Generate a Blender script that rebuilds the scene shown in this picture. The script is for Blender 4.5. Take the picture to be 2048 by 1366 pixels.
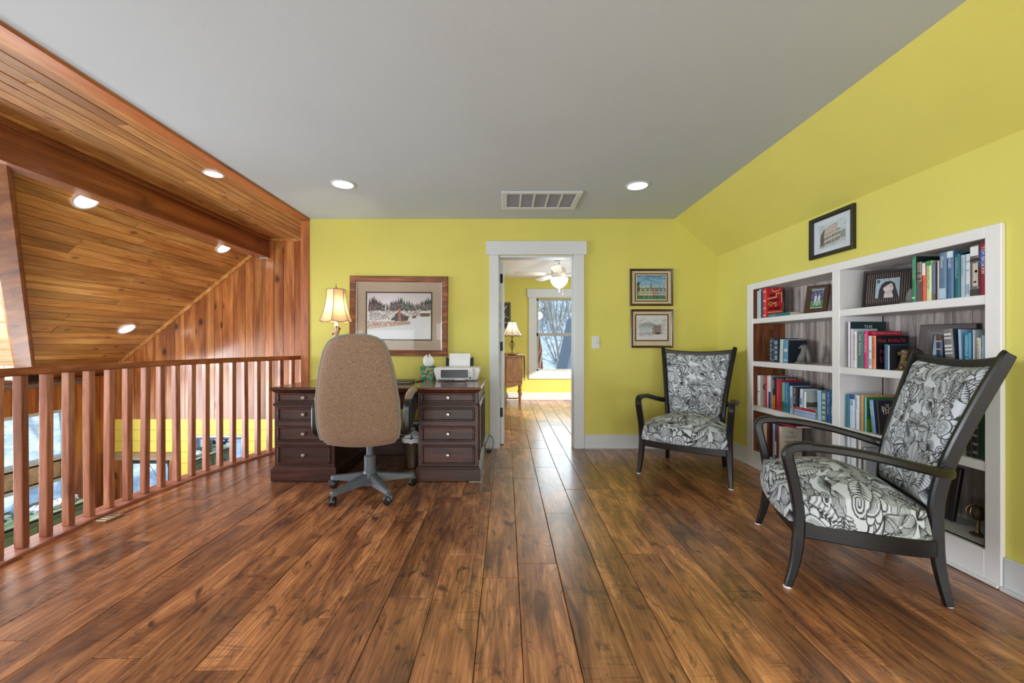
import bpy, bmesh, math, random
import numpy as np
from mathutils import Vector, Matrix, Euler

for _o in list(bpy.data.objects):
    bpy.data.objects.remove(_o, do_unlink=True)
SC = bpy.context.scene
COL = SC.collection
PI = math.pi
R = math.radians

# ---------------------------------------------------------------- camera, world, sun, large lights, exposure
F = 800.0            # focal length in pixels of the 2048 px wide frame
CX, CY = 1012.0, 689.0   # vanishing point of the room's depth direction
CAMZ = 1.105
cam = bpy.data.cameras.new('camera')
cam.sensor_width = 36.0
cam.lens = F / 2048 * 36
cam.shift_x = (1024 - CX) / 2048
cam.shift_y = (CY - 683) / 2048
cam.clip_start = 0.02
camo = bpy.data.objects.new('camera', cam)
camo.location = (0, 0, CAMZ)
camo.rotation_euler = (R(90), 0, 0)
COL.objects.link(camo)
SC.camera = camo

W = bpy.data.worlds.new('sky')
SC.world = W
W.use_nodes = True
_n = W.node_tree.nodes
_bg = _n['Background']
_bg.inputs['Color'].default_value = (0.72, 0.86, 1.0, 1)
_bg.inputs['Strength'].default_value = 1.6

SC.view_settings.view_transform = 'Standard'
SC.view_settings.look = 'None'
SC.view_settings.gamma = 1.0
SC.view_settings.exposure = 0.0
SC.view_settings.use_curve_mapping = False
SC.cycles.max_bounces = 10
SC.cycles.diffuse_bounces = 6
SC.cycles.glossy_bounces = 4
SC.cycles.transparent_max_bounces = 12
SC.cycles.sample_clamp_indirect = 6.0
SC.cycles.caustics_reflective = False
SC.cycles.caustics_refractive = False

def lamp(name, kind, loc, energy, color=(1, 1, 1), target=None, size=None, sy=None, radius=None, spread=None):
    l = bpy.data.lights.new(name, kind)
    l.energy = energy
    l.color = color
    if kind == 'AREA':
        l.shape = 'RECTANGLE'
        l.size = size
        l.size_y = sy or size
        if spread: l.spread = spread
    elif kind == 'SUN':
        l.angle = R(1.0)
    elif radius: l.shadow_soft_size = radius
    o = bpy.data.objects.new(name, l)
    o.location = loc
    if target is not None:
        o.rotation_euler = (Vector(target) - Vector(loc)).to_track_quat('-Z', 'Y').to_euler()
    COL.objects.link(o)
    return o

# late afternoon sun from behind the house on the right; it only reaches the bedroom through its side window
lamp('sun', 'SUN', (20, -12, 12), 6.0, (1.0, 0.93, 0.82), target=(20 - 8, -12 + 6, 12 - 4.1))
# soft fill lamps added behind the camera, in front of the invented shaded windows
lamp('rear_fill', 'AREA', (-0.75, -2.3, 0.95), 92, (0.88, 0.95, 1.0), target=(-0.75, 5, -1.0), size=2.2, sy=1.5)
lamp('rear_fill', 'AREA', (1.45, -2.3, 0.85), 50, (0.88, 0.95, 1.0), target=(1.2, 5, -1.0), size=1.2, sy=1.2)
# daylight of the great room: gable window of the dormer and the tall windows of the left wall
lamp('daylight_gable_window', 'AREA', (-6.35, 1.9, 1.25), 285, (0.85, 0.94, 1.0), target=(0, 2.6, 0.1), size=2.2, sy=1.1)
lamp('daylight_left_window', 'AREA', (-4.78, 3.2, 0.10), 70, (0.9, 0.95, 1.0), target=(0, 3.2, 0.3), size=2.2, sy=0.9)
lamp('great_room_fill', 'AREA', (-3.6, -2.2, -0.2), 160, (0.9, 0.96, 1.0), target=(-3.4, 5, 0.6), size=2.2, sy=3.4)  # added fill at the closed rear end, brightens baluster fronts; no window there
# daylight of the bedroom's side window
lamp('daylight_bedroom_window', 'AREA', (3.1, 6.0, 1.5), 42, (0.86, 0.94, 1.0), target=(0, 6.2, 1.2), size=1.6, sy=1.3)

# daylight of the bedroom's back window
lamp('daylight_bedroom_back', 'AREA', (1.01, 7.93, 1.3), 15, (0.80, 0.93, 1.0), target=(1.01, 4, 1.0), size=0.74, sy=1.36)

# ---------------------------------------------------------------- helpers
def lin(c):
    c = [x / 255.0 for x in c[:3]]
    return tuple(x / 12.92 if x <= 0.04045 else ((x + 0.055) / 1.055) ** 2.4 for x in c)
def lin4(c): return lin(c) + (1.0,)

MATS = {}
def new_mat(name):
    m = bpy.data.materials.new(name)
    m.use_nodes = True
    return m, m.node_tree.nodes, m.node_tree.links, m.node_tree.nodes['Principled BSDF']

def plain(name, rgb, rough=0.5, metal=0.0, spec=0.5, var=0.06, scale=6.0, bump=0.0, bscale=60.0, coat=0.0, emit=None, estr=0.0, sheen=0.0):
    """Painted / plastic / metal surface with a little procedural mottling."""
    if name in MATS: return MATS[name]
    m, n, l, p = new_mat(name)
    c = lin(rgb)
    tc = n.new('ShaderNodeTexCoord')
    nz = n.new('ShaderNodeTexNoise'); nz.inputs['Scale'].default_value = scale; nz.inputs['Detail'].default_value = 4
    l.new(tc.outputs['Object'], nz.inputs['Vector'])
    rp = n.new('ShaderNodeValToRGB')
    rp.color_ramp.elements[0].position = 0.3; rp.color_ramp.elements[1].position = 0.7
    rp.color_ramp.elements[0].color = tuple(x * (1 - var) for x in c) + (1,)
    rp.color_ramp.elements[1].color = tuple(min(1, x * (1 + var)) for x in c) + (1,)
    l.new(nz.outputs['Fac'], rp.inputs['Fac'])
    l.new(rp.outputs['Color'], p.inputs['Base Color'])
    p.inputs['Roughness'].default_value = rough
    p.inputs['Metallic'].default_value = metal
    p.inputs['Specular IOR Level'].default_value = spec
    p.inputs['Coat Weight'].default_value = coat
    p.inputs['Coat Roughness'].default_value = 0.12
    p.inputs['Sheen Weight'].default_value = sheen
    if emit:
        p.inputs['Emission Color'].default_value = lin4(emit)
        p.inputs['Emission Strength'].default_value = estr
    if bump:
        n2 = n.new('ShaderNodeTexNoise'); n2.inputs['Scale'].default_value = bscale; n2.inputs['Detail'].default_value = 3
        l.new(tc.outputs['Object'], n2.inputs['Vector'])
        b = n.new('ShaderNodeBump'); b.inputs['Strength'].default_value = bump; b.inputs['Distance'].default_value = 0.004
        l.new(n2.outputs['Fac'], b.inputs['Height']); l.new(b.outputs['Normal'], p.inputs['Normal'])
    MATS[name] = m
    return m

def wood(name, cols, axis='Y', world=True, rough=0.4, coat=0.0, coat_rough=0.15, knots=0.0, knot_col=(60, 28, 12), fine=1.0, var=0.35,
         broad=2.0, ratio=12.0, grain_amt=0.75, gdark=(0.62, 0.58, 0.55), blotch=0.0, blotch_col=(40, 22, 14), bump=0.25, knot_scale=5.0, chatter=0.0, spec=0.5):
    """Procedural timber: cols = (light, mid, dark); grain along axis; each object gets its own offset and tone."""
    if name in MATS: return MATS[name]
    m, n, l, p = new_mat(name)
    geo = n.new('ShaderNodeNewGeometry'); tc = n.new('ShaderNodeTexCoord'); oi = n.new('ShaderNodeObjectInfo')
    src = geo.outputs['Position'] if world else tc.outputs['Object']
    off = n.new('ShaderNodeVectorMath'); off.operation = 'SCALE'
    cmb = n.new('ShaderNodeCombineXYZ')
    mu = n.new('ShaderNodeMath'); mu.operation = 'MULTIPLY'; mu.inputs[1].default_value = 7.31
    l.new(oi.outputs['Random'], mu.inputs[0])
    l.new(oi.outputs['Random'], cmb.inputs[0]); l.new(mu.outputs[0], cmb.inputs[1]); l.new(oi.outputs['Random'], cmb.inputs[2])
    l.new(cmb.outputs[0], off.inputs[0]); off.inputs['Scale'].default_value = 13.0
    add = n.new('ShaderNodeVectorMath'); add.operation = 'ADD'
    l.new(src, add.inputs[0]); l.new(off.outputs[0], add.inputs[1])
    k = 'XYZ'.index(axis)
    def mapped(across, along):
        v = n.new('ShaderNodeVectorMath'); v.operation = 'MULTIPLY'
        s = [across] * 3; s[k] = along
        v.inputs[1].default_value = s
        l.new(add.outputs[0], v.inputs[0])
        return v.outputs[0]
    def noise(vec, detail, dist=0.0, rgh=0.55):
        z = n.new('ShaderNodeTexNoise'); z.inputs['Scale'].default_value = 1.0; z.inputs['Detail'].default_value = detail
        z.inputs['Distortion'].default_value = dist; z.inputs['Roughness'].default_value = rgh
        l.new(vec, z.inputs['Vector']); return z.outputs['Fac']
    def ramp(fac, stops):
        r = n.new('ShaderNodeValToRGB'); e = r.color_ramp.elements
        while len(e) < len(stops): e.new(0.5)
        for q, (ps, c) in zip(e, stops): q.position = ps; q.color = c
        l.new(fac, r.inputs['Fac']); return r.outputs['Color']
    def mix(fac, a, b, mode='MIX'):
        x = n.new('ShaderNodeMix'); x.data_type = 'RGBA'; x.blend_type = mode
        if isinstance(fac, float): x.inputs[0].default_value = fac
        else: l.new(fac, x.inputs[0])
        for sock, v in ((x.inputs[6], a), (x.inputs[7], b)):
            if isinstance(v, tuple): sock.default_value = v
            else: l.new(v, sock)
        return x.outputs[2]
    tone = noise(mapped(9 * broad, 9 * broad / ratio), 5, 1.2)
    col = ramp(tone, [(0.3, lin4(cols[2])), (0.5, lin4(cols[1])), (0.68, lin4(cols[0]))])
    grain = noise(mapped(120 * fine, 5.5 * fine), 5, 0.5, 0.65)
    g = ramp(grain, [(0.38, tuple(gdark) + (1,)), (0.58, (1, 1, 1, 1))])
    col = mix(grain_amt, col, g, 'MULTIPLY')
    if blotch:
        bl = noise(mapped(9, 4.2), 7, 2.2, 0.68)
        bf = ramp(bl, [(0.54, (0, 0, 0, 1)), (0.68, (blotch, blotch, blotch, 1))])
        sp = n.new('ShaderNodeRGBToBW'); l.new(bf, sp.inputs[0])
        col = mix(sp.outputs[0], col, lin4(blotch_col))
    if knots:
        v = n.new('ShaderNodeTexVoronoi'); v.inputs['Scale'].default_value = 1.0
        dn = n.new('ShaderNodeTexNoise'); dn.inputs['Scale'].default_value = 18.0
        l.new(add.outputs[0], dn.inputs['Vector'])
        vm = n.new('ShaderNodeVectorMath'); vm.operation = 'MULTIPLY_ADD'
        l.new(dn.outputs['Color'], vm.inputs[0]); vm.inputs[1].default_value = (0.10, 0.10, 0.10)
        l.new(mapped(knot_scale, knot_scale * 0.62), vm.inputs[2]); l.new(vm.outputs[0], v.inputs['Vector'])
        kf = ramp(v.outputs['Distance'], [(0.05, (knots, knots, knots, 1)), (0.10, (knots * .75,) * 3 + (1,)), (0.135, (0.25 * knots,) * 3 + (1,)), (0.22, (0, 0, 0, 1))])
        sp2 = n.new('ShaderNodeRGBToBW'); l.new(kf, sp2.inputs[0])
        col = mix(sp2.outputs[0], col, lin4(knot_col))
    hs = n.new('ShaderNodeHueSaturation')
    mr = n.new('ShaderNodeMapRange'); mr.inputs['To Min'].default_value = 1 - var; mr.inputs['To Max'].default_value = 1 + var
    l.new(oi.outputs['Random'], mr.inputs['Value']); l.new(mr.outputs[0], hs.inputs['Value'])
    l.new(col, hs.inputs['Color']); l.new(hs.outputs['Color'], p.inputs['Base Color'])
    rr = n.new('ShaderNodeMapRange'); rr.inputs['To Min'].default_value = rough * 0.8; rr.inputs['To Max'].default_value = rough * 1.25
    l.new(grain, rr.inputs['Value']); l.new(rr.outputs[0], p.inputs['Roughness'])
    p.inputs['Coat Weight'].default_value = coat; p.inputs['Coat Roughness'].default_value = coat_rough
    p.inputs['Specular IOR Level'].default_value = spec
    b = n.new('ShaderNodeBump'); b.inputs['Strength'].default_value = bump; b.inputs['Distance'].default_value = 0.003
    h = grain
    if chatter:
        saw = noise(mapped(9, 150), 3, 0.3); patch = noise(mapped(3.0, 2.2), 3, 0.5)
        pr_ = n.new('ShaderNodeMapRange'); pr_.inputs['From Min'].default_value = .5; pr_.inputs['From Max'].default_value = .62; l.new(patch, pr_.inputs['Value'])
        sm_ = n.new('ShaderNodeMath'); sm_.operation = 'MULTIPLY'; l.new(saw, sm_.inputs[0]); l.new(pr_.outputs[0], sm_.inputs[1])
        sr = ramp(saw, [(.36, (.45, .42, .4, 1)), (.5, (1, 1, 1, 1))])
        col2 = mix(pr_.outputs[0], col, mix(1.0, col, sr, 'MULTIPLY'))
        for lk in list(hs.inputs['Color'].links): l.remove(lk)
        l.new(col2, hs.inputs['Color'])
        a2 = n.new('ShaderNodeMath'); a2.operation = 'MULTIPLY_ADD'; a2.inputs[1].default_value = chatter
        l.new(sm_.outputs[0], a2.inputs[0]); l.new(grain, a2.inputs[2]); h = a2.outputs[0]
    l.new(h, b.inputs['Height']); l.new(b.outputs['Normal'], p.inputs['Normal'])
    MATS[name] = m
    return m

def printed(name='printed_surface', rough=0.6, bump=0.0):
    """Flat print: colour comes from the mesh's own colour attribute."""
    if name in MATS: return MATS[name]
    m, n, l, p = new_mat(name)
    a = n.new('ShaderNodeAttribute'); a.attribute_name = 'print'
    nz = n.new('ShaderNodeTexNoise'); nz.inputs['Scale'].default_value = 900.0
    tc = n.new('ShaderNodeTexCoord'); l.new(tc.outputs['Object'], nz.inputs['Vector'])
    l.new(a.outputs['Color'], p.inputs['Base Color'])
    p.inputs['Roughness'].default_value = rough
    if bump:
        b = n.new('ShaderNodeBump'); b.inputs['Strength'].default_value = bump; b.inputs['Distance'].default_value = 0.001
        l.new(nz.outputs['Fac'], b.inputs['Height']); l.new(b.outputs['Normal'], p.inputs['Normal'])
    MATS[name] = m
    return m

def glass(name='clear_glass', tint=(245, 250, 252), fac=1.0):
    if name in MATS: return MATS[name]
    m, n, l, p = new_mat(name)
    n.remove(p)
    out = n['Material Output']
    tr = n.new('ShaderNodeBsdfTransparent'); tr.inputs['Color'].default_value = lin4(tint)
    gl = n.new('ShaderNodeBsdfGlossy'); gl.inputs['Roughness'].default_value = 0.02
    lw = n.new('ShaderNodeLayerWeight'); lw.inputs['Blend'].default_value = 0.5
    pw_ = n.new('ShaderNodeMath'); pw_.operation = 'POWER'; pw_.inputs[1].default_value = 5.0; l.new(lw.outputs['Facing'], pw_.inputs[0])
    fr = n.new('ShaderNodeMath'); fr.operation = 'MULTIPLY_ADD'; fr.inputs[1].default_value = 0.93; fr.inputs[2].default_value = 0.06; l.new(pw_.outputs[0], fr.inputs[0])
    nz = n.new('ShaderNodeTexNoise'); nz.inputs['Scale'].default_value = 1.5
    bp = n.new('ShaderNodeBump'); bp.inputs['Strength'].default_value = 0.02; bp.inputs['Distance'].default_value = 0.002
    l.new(nz.outputs['Fac'], bp.inputs['Height']); l.new(bp.outputs['Normal'], gl.inputs['Normal'])
    mx = n.new('ShaderNodeMixShader')
    ml = n.new('ShaderNodeMath'); ml.operation = 'MULTIPLY'; ml.inputs[1].default_value = fac
    l.new(fr.outputs[0], ml.inputs[0]); l.new(ml.outputs[0], mx.inputs[0]); l.new(tr.outputs[0], mx.inputs[1]); l.new(gl.outputs[0], mx.inputs[2])
    l.new(mx.outputs[0], out.inputs['Surface'])
    MATS[name] = m
    return m

def shade_mat(name, rgb, trans=0.55, emit=0.0):
    m, n, l, p = new_mat(name)
    out = n['Material Output']
    tl = n.new('ShaderNodeBsdfTranslucent'); tl.inputs['Color'].default_value = lin4(rgb)
    nz = n.new('ShaderNodeTexNoise'); nz.inputs['Scale'].default_value = 90.0
    tc = n.new('ShaderNodeTexCoord'); l.new(tc.outputs['Object'], nz.inputs['Vector'])
    rp = n.new('ShaderNodeValToRGB')
    rp.color_ramp.elements[0].color = tuple(x * .9 for x in lin(rgb)) + (1,); rp.color_ramp.elements[1].color = lin4(rgb)
    l.new(nz.outputs['Fac'], rp.inputs['Fac']); l.new(rp.outputs['Color'], p.inputs['Base Color'])
    p.inputs['Roughness'].default_value = 0.8
    if emit:
        p.inputs['Emission Color'].default_value = lin4(rgb); p.inputs['Emission Strength'].default_value = emit
    mx = n.new('ShaderNodeMixShader'); mx.inputs[0].default_value = trans
    l.new(p.outputs[0], mx.inputs[1]); l.new(tl.outputs[0], mx.inputs[2]); l.new(mx.outputs[0], out.inputs['Surface'])
    return m

class G:
    """Collects faces; .obj() links them as one mesh object."""
    def __init__(s): s.v = []; s.f = []; s.c = None
    def add(s, vs, fs):
        b = len(s.v); s.v += [tuple(p) for p in vs]; s.f += [tuple(i + b for i in f) for f in fs]; return s
    def box(s, x0, x1, y0, y1, z0, z1, b=0.0):
        if x0 > x1: x0, x1 = x1, x0
        if y0 > y1: y0, y1 = y1, y0
        if z0 > z1: z0, z1 = z1, z0
        if b <= 0:
            vs = [(x, y, z) for x in (x0, x1) for y in (y0, y1) for z in (z0, z1)]
            return s.add(vs, [(0, 1, 3, 2), (4, 6, 7, 5), (0, 4, 5, 1), (2, 3, 7, 6), (0, 2, 6, 4), (1, 5, 7, 3)])
        b = min(b, (x1 - x0) * .45, (y1 - y0) * .45, (z1 - z0) * .45)
        vs = []; ix = {}
        for i in (0, 1):
            for j in (0, 1):
                for k in (0, 1):
                    P = [(x0, x1)[i], (y0, y1)[j], (z0, z1)[k]]; D = [(b, -b)[i], (b, -b)[j], (b, -b)[k]]
                    for a in range(3):
                        q = [P[t] if t == a else P[t] + D[t] for t in range(3)]
                        ix[i, j, k, a] = len(vs); vs.append(tuple(q))
        fs = []
        for a in range(3):
            u, w = [t for t in range(3) if t != a]
            for sd in (0, 1):
                def key(p, q):
                    t = [0, 0, 0]; t[a] = sd; t[u] = p; t[w] = q; return ix[t[0], t[1], t[2], a]
                fs.append((key(0, 0), key(1, 0), key(1, 1), key(0, 1)))
            for p in (0, 1):
                for q in (0, 1):   # edge along a
                    def kk(e, ax):
                        t = [0, 0, 0]; t[a] = e; t[u] = p; t[w] = q; return ix[t[0], t[1], t[2], ax]
                    fs.append((kk(0, u), kk(1, u), kk(1, w), kk(0, w)))
        for i in (0, 1):
            for j in (0, 1):
                for k in (0, 1): fs.append(tuple(ix[i, j, k, a] for a in range(3)))
        return s.add(vs, fs)
    def prism(s, poly, axis, a, b):
        """poly: 2-D points; extruded along axis from a to b. For axis X: (y,z); Y: (x,z); Z: (x,y)."""
        n = len(poly); vs = []
        for t in (a, b):
            for (p, q) in poly:
                vs.append({'X': (t, p, q), 'Y': (p, t, q), 'Z': (p, q, t)}[axis])
        fs = [tuple(range(n)), tuple(range(2 * n - 1, n - 1, -1))] + [(i, (i + 1) % n, n + (i + 1) % n, n + i) for i in range(n)]
        return s.add(vs, fs)
    def loft(s, rings, cap=True, close=True, ringclose=False):
        n = len(rings[0]); b = len(s.v)
        for r in rings: s.v += [tuple(p) for p in r]
        m = len(rings)
        for i in range(m if ringclose else m - 1):
            for j in range(n if close else n - 1):
                a = b + i * n; c = b + ((i + 1) % m) * n
                s.f.append((a + j, a + (j + 1) % n, c + (j + 1) % n, c + j))
        if cap and close and not ringclose:
            s.f.append(tuple(b + j for j in range(n))[::-1]); s.f.append(tuple(b + (m - 1) * n + j for j in range(n)))
        return s
    def sweep(s, pts, sec, side=(1, 0, 0), closed=False, scale=None):
        """sec: 2-D section points (along side, along normal) swept along pts; scale: per-point factor pair list."""
        P = [Vector(p) for p in pts]; rings = []; m = len(P)
        for i, p in enumerate(P):
            if closed: t = P[(i + 1) % m] - P[i - 1]
            else: t = P[min(i + 1, m - 1)] - P[max(i - 1, 0)]
            t.normalize(); sd = Vector(side(i) if callable(side) else side); sd = (sd - t * sd.dot(t)).normalized(); up = t.cross(sd)
            k = scale[i] if scale else (1, 1)
            rings.append([p + sd * (q[0] * k[0]) + up * (q[1] * k[1]) for q in sec])
        return s.loft(rings, cap=not closed, ringclose=closed)
    def tube(s, pts, r, n=6, closed=False):
        P = [Vector(p) for p in pts]; m = len(P); rings = []; ref = None
        for i, p in enumerate(P):
            t = (P[(i + 1) % m] - P[i - 1]) if closed else (P[min(i + 1, m - 1)] - P[max(i - 1, 0)])
            if t.length < 1e-9: t = Vector((0, 0, 1))
            t.normalize()
            if ref is None: ref = Vector((0, 0, 1)) if abs(t.z) < 0.9 else Vector((1, 0, 0))
            sd = ref - t * ref.dot(t)
            if sd.length < 1e-6: sd = t.orthogonal()
            sd.normalize(); up = t.cross(sd); ref = sd
            rr = r[i] if isinstance(r, (list, tuple)) else r
            rings.append([p + (sd * math.cos(2 * PI * k / n) + up * math.sin(2 * PI * k / n)) * rr for k in range(n)])
        return s.loft(rings, cap=not closed, ringclose=closed)
    def lathe(s, prof, c=(0, 0, 0), n=20, axis='Z', cap=True):
        rings = []
        for (r, h) in prof:
            ring = []
            for k in range(n):
                a = 2 * PI * k / n; p = r * math.cos(a); q = r * math.sin(a)
                ring.append({'Z': (c[0] + p, c[1] + q, c[2] + h), 'X': (c[0] + h, c[1] + p, c[2] + q), 'Y': (c[0] + q, c[1] + h, c[2] + p)}[axis])
            rings.append(ring)
        return s.loft(rings, cap=cap)
    def grid(s, fn, nu, nv):
        b = len(s.v)
        for i in range(nu + 1):
            for j in range(nv + 1): s.v.append(tuple(fn(i / nu, j / nv)))
        for i in range(nu):
            for j in range(nv):
                a = b + i * (nv + 1) + j
                s.f.append((a, a + nv + 1, a + nv + 2, a + 1))
        return s
    def sphere(s, c, r, n=10, m=7, sz=1.0):
        rings = []
        for i in range(m + 1):
            a = -PI / 2 + PI * i / m; rr = max(r * math.cos(a), 1e-4)
            rings.append([(c[0] + rr * math.cos(2 * PI * k / n), c[1] + rr * math.sin(2 * PI * k / n), c[2] + r * sz * math.sin(a)) for k in range(n)])
        return s.loft(rings)
    def obj(s, name, mat, parent=None, smooth=False, colors=None, world=False, angle=35):
        vs = s.v
        if world and parent is not None:
            L = Vector((0, 0, 0)); q = parent
            while q is not None: L += q.location; q = q.parent
            vs = [(x - L.x, y - L.y, z - L.z) for (x, y, z) in vs]
        me = bpy.data.meshes.new(name)
        me.from_pydata(vs, [], s.f)
        bm = bmesh.new(); bm.from_mesh(me); bmesh.ops.recalc_face_normals(bm, faces=bm.faces); bm.to_mesh(me); bm.free()
        return link_mesh(name, me, mat, parent, smooth, colors, angle)

def link_mesh(name, me, mat, parent=None, smooth=False, colors=None, angle=35):
    if mat is not None: me.materials.append(mat)
    if smooth:
        me.polygons.foreach_set('use_smooth', [True] * len(me.polygons))
        try: me.set_sharp_from_angle(angle=R(angle))
        except Exception: pass
    if colors is not None:
        at = me.color_attributes.new('print', 'FLOAT_COLOR', 'POINT')
        at.data.foreach_set('color', np.asarray(colors, dtype=np.float32).ravel())
    o = bpy.data.objects.new(name, me)
    COL.objects.link(o)
    if parent is not None: o.parent = parent
    return o

def thing(name, label, cat, loc=(0, 0, 0), rotz=0.0, group=None):
    o = bpy.data.objects.new(name, None)
    o.empty_display_size = 0.1
    COL.objects.link(o)
    o.location = loc; o.rotation_euler = (0, 0, rotz)
    o['label'] = label; o['category'] = cat
    if group: o['group'] = group
    return o

def tag(o, label=None, cat=None, group=None, kind=None):
    if label: o['label'] = label
    if cat: o['category'] = cat
    if group: o['group'] = group
    if kind: o['kind'] = kind
    return o

def structure(name, loc=(0, 0, 0)):
    o = bpy.data.objects.new(name, None); COL.objects.link(o); o.location = loc; o['kind'] = 'structure'; o.empty_display_size = 0.1
    return o

def copy_tree(o, parent=None):
    c = o.copy(); COL.objects.link(c)
    if parent is not None: c.parent = parent
    for ch in list(o.children): copy_tree(ch, c)
    return c

def at(px, py, Y):
    return Vector(((px - CX) * Y / F, Y, CAMZ - (py - CY) * Y / F))
def rect_sec(w, h, c=0.004):
    a, b = w / 2, h / 2
    return [(-a + c, -b), (a - c, -b), (a, -b + c), (a, b - c), (a - c, b), (-a + c, b), (-a, b - c), (-a, -b + c)]
def smooth_path(pts, n=6):
    """Catmull-Rom through pts."""
    P = [Vector(p) for p in pts]; out = []
    for i in range(len(P) - 1):
        p0 = P[max(i - 1, 0)]; p1 = P[i]; p2 = P[i + 1]; p3 = P[min(i + 2, len(P) - 1)]
        for k in range(n):
            t = k / n
            out.append(0.5 * ((2 * p1) + (p2 - p0) * t + (2 * p0 - 5 * p1 + 4 * p2 - p3) * t * t + (3 * p1 - p0 - 3 * p2 + p3) * t ** 3))
    out.append(P[-1]); return out

_TXT = {}
def text_mesh(s, size, sx=1.0):
    """2-D vertices and faces of a line of lettering, baseline at 0, starting at x = 0; returns (verts, faces, width)."""
    if s not in _TXT:
        cu = bpy.data.curves.new('lettering', 'FONT'); cu.body = s; cu.size = 1.0; cu.resolution_u = 2
        o = bpy.data.objects.new('lettering', cu); COL.objects.link(o)
        me = bpy.data.meshes.new_from_object(o)
        vs = [(v.co.x, v.co.y) for v in me.vertices]; fs = [tuple(p.vertices) for p in me.polygons]
        bpy.data.objects.remove(o, do_unlink=True); bpy.data.curves.remove(cu); bpy.data.meshes.remove(me)
        _TXT[s] = (vs, fs, max([v[0] for v in vs] or [0]))
    vs, fs, w = _TXT[s]
    return [(x * size * sx, y * size) for x, y in vs], fs, w * size * sx
# ---------------------------------------------------------------- materials of the house
rng = random.Random(7)
YEL = plain('yellow_wall_paint', (211, 204, 104), rough=0.72, var=0.03, scale=2.2, bump=0.08, bscale=140)
WHT = plain('white_trim_paint', (208, 213, 218), rough=0.42, var=0.02, scale=3)
CEI = plain('ceiling_paint', (190, 200, 208), rough=0.9, var=0.02, scale=1.5, bump=0.08, bscale=120)
SHELFW = plain('shelf_paint', (226, 227, 230), rough=0.45, var=0.02, scale=3)
FLOORW = wood('floor_hickory', [(224, 160, 108), (178, 120, 80), (112, 74, 58)], 'Y', rough=0.36, coat=0.65, coat_rough=0.22, var=0.30, blotch=0.9, ratio=4.5, grain_amt=0.8, gdark=(0.42, 0.36, 0.33),
              blotch_col=(58, 36, 33), chatter=0.3, bump=0.35, broad=1.0, knots=0.5, knot_scale=1.9, knot_col=(36, 20, 14), fine=0.75)
PINEY = wood('pine_boards_along_room', [(220, 172, 104), (194, 138, 74), (156, 102, 50)], 'Y', rough=0.4, coat=0.15, knots=0.9, knot_col=(104, 60, 30), var=0.22, broad=0.9, ratio=9, knot_scale=6.5)
PINEX = wood('pine_boards_across_room', [(224, 202, 168), (202, 176, 140), (166, 134, 98)], 'X', rough=0.42, coat=0.1, knots=0.75, knot_col=(92, 50, 22), var=0.14, broad=0.8, knot_scale=5.5)
PINEZ = wood('pine_boards_upright', [(210, 146, 82), (172, 104, 52), (128, 70, 32)], 'Z', rough=0.33, coat=0.35, knots=0.95, knot_col=(62, 26, 10), var=0.22, broad=0.9, knot_scale=4.2)
BEAMY = wood('stained_beam', [(186, 118, 68), (156, 90, 48), (118, 64, 34)], 'Y', rough=0.3, coat=0.45, knots=0.7, knot_col=(70, 28, 10), var=0.08, broad=0.7, knot_scale=2.4)
FASC = wood('stained_fascia', [(216, 140, 70), (192, 112, 50), (156, 84, 36)], 'Y', rough=0.35, coat=0.3, knots=0.6, knot_col=(80, 32, 10), var=0.06, broad=0.7, knot_scale=3)
POSTZ = wood('stained_post', [(206, 134, 80), (180, 106, 60), (146, 80, 44)], 'Z', rough=0.4, coat=0.2, knots=0.5, knot_col=(80, 32, 12), var=0.06, broad=0.7, knot_scale=3)
RAFT = wood('valley_rafter_timber', [(164, 108, 60), (140, 86, 44), (104, 64, 32)], 'X', world=False, rough=0.45, knots=0.5, var=0.05, broad=0.8)
BALW = wood('baluster_cedar', [(206, 148, 118), (176, 112, 84), (136, 80, 58)], 'Z', rough=0.42, coat=0.2, knots=0.5, knot_col=(84, 36, 20), var=0.14, broad=1.6, fine=1.3, knot_scale=4)
RAILW = wood('handrail_cedar', [(196, 120, 72), (166, 92, 52), (130, 68, 36)], 'Y', rough=0.36, coat=0.3, knots=0.4, knot_col=(70, 28, 12), var=0.05)
NOSEW = wood('edge_nosing', [(206, 150, 132), (176, 112, 96), (140, 80, 66)], 'Y', rough=0.4, coat=0.2, var=0.05)
BARNG = wood('grey_barn_boards', [(212, 208, 206), (180, 173, 170), (128, 118, 112)], 'Z', rough=0.75, knots=0.85, knot_col=(62, 44, 36), var=0.2, broad=1.3, fine=1.2, knot_scale=4.5, bump=0.5)
BARNB = wood('brown_barn_boards', [(150, 92, 46), (112, 62, 30), (70, 38, 20)], 'Z', rough=0.6, knots=0.8, knot_col=(40, 20, 10), var=0.15, broad=1.2, knot_scale=4)
DARK = plain('dark_gap', (40, 28, 20), rough=0.9)
GLASS = glass()
PICGLASS = glass('picture_glass', (250, 251, 252), 0.35)
ALU = plain('pale_window_vinyl', (206, 216, 224), rough=0.4)
BLACKM = plain('black_metal', (22, 20, 20), rough=0.4, metal=0.6)
LENS = plain('lamp_lens', (255, 250, 240), rough=0.4, emit=(255, 250, 240), estr=9.0)

D = 4.255       # back wall of the loft
XL, XR = -2.09, 2.25
ZC = 2.44
KNEE = 2.04
XS = 1.787      # where the flat ceiling meets the sloped one
YREAR = -2.45
YG = 5.02       # timber wall of the great room
XGL = -5.0     # left wall of the great room
ZG = -2.75      # floor of the great room
YB = 7.96       # far wall of the bedroom

# ---------------------------------------------------------------- loft floor of single planks
CCX, CCY = 1.13, 2.78
def edge_x(Y, r):
    d = r * r - (Y - CCY) ** 2
    if Y < 1.3: d = r * r - (1.3 - CCY) ** 2
    return CCX - math.sqrt(max(d, 0))
def floor_left(Y): return edge_x(Y, 3.72)

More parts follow.
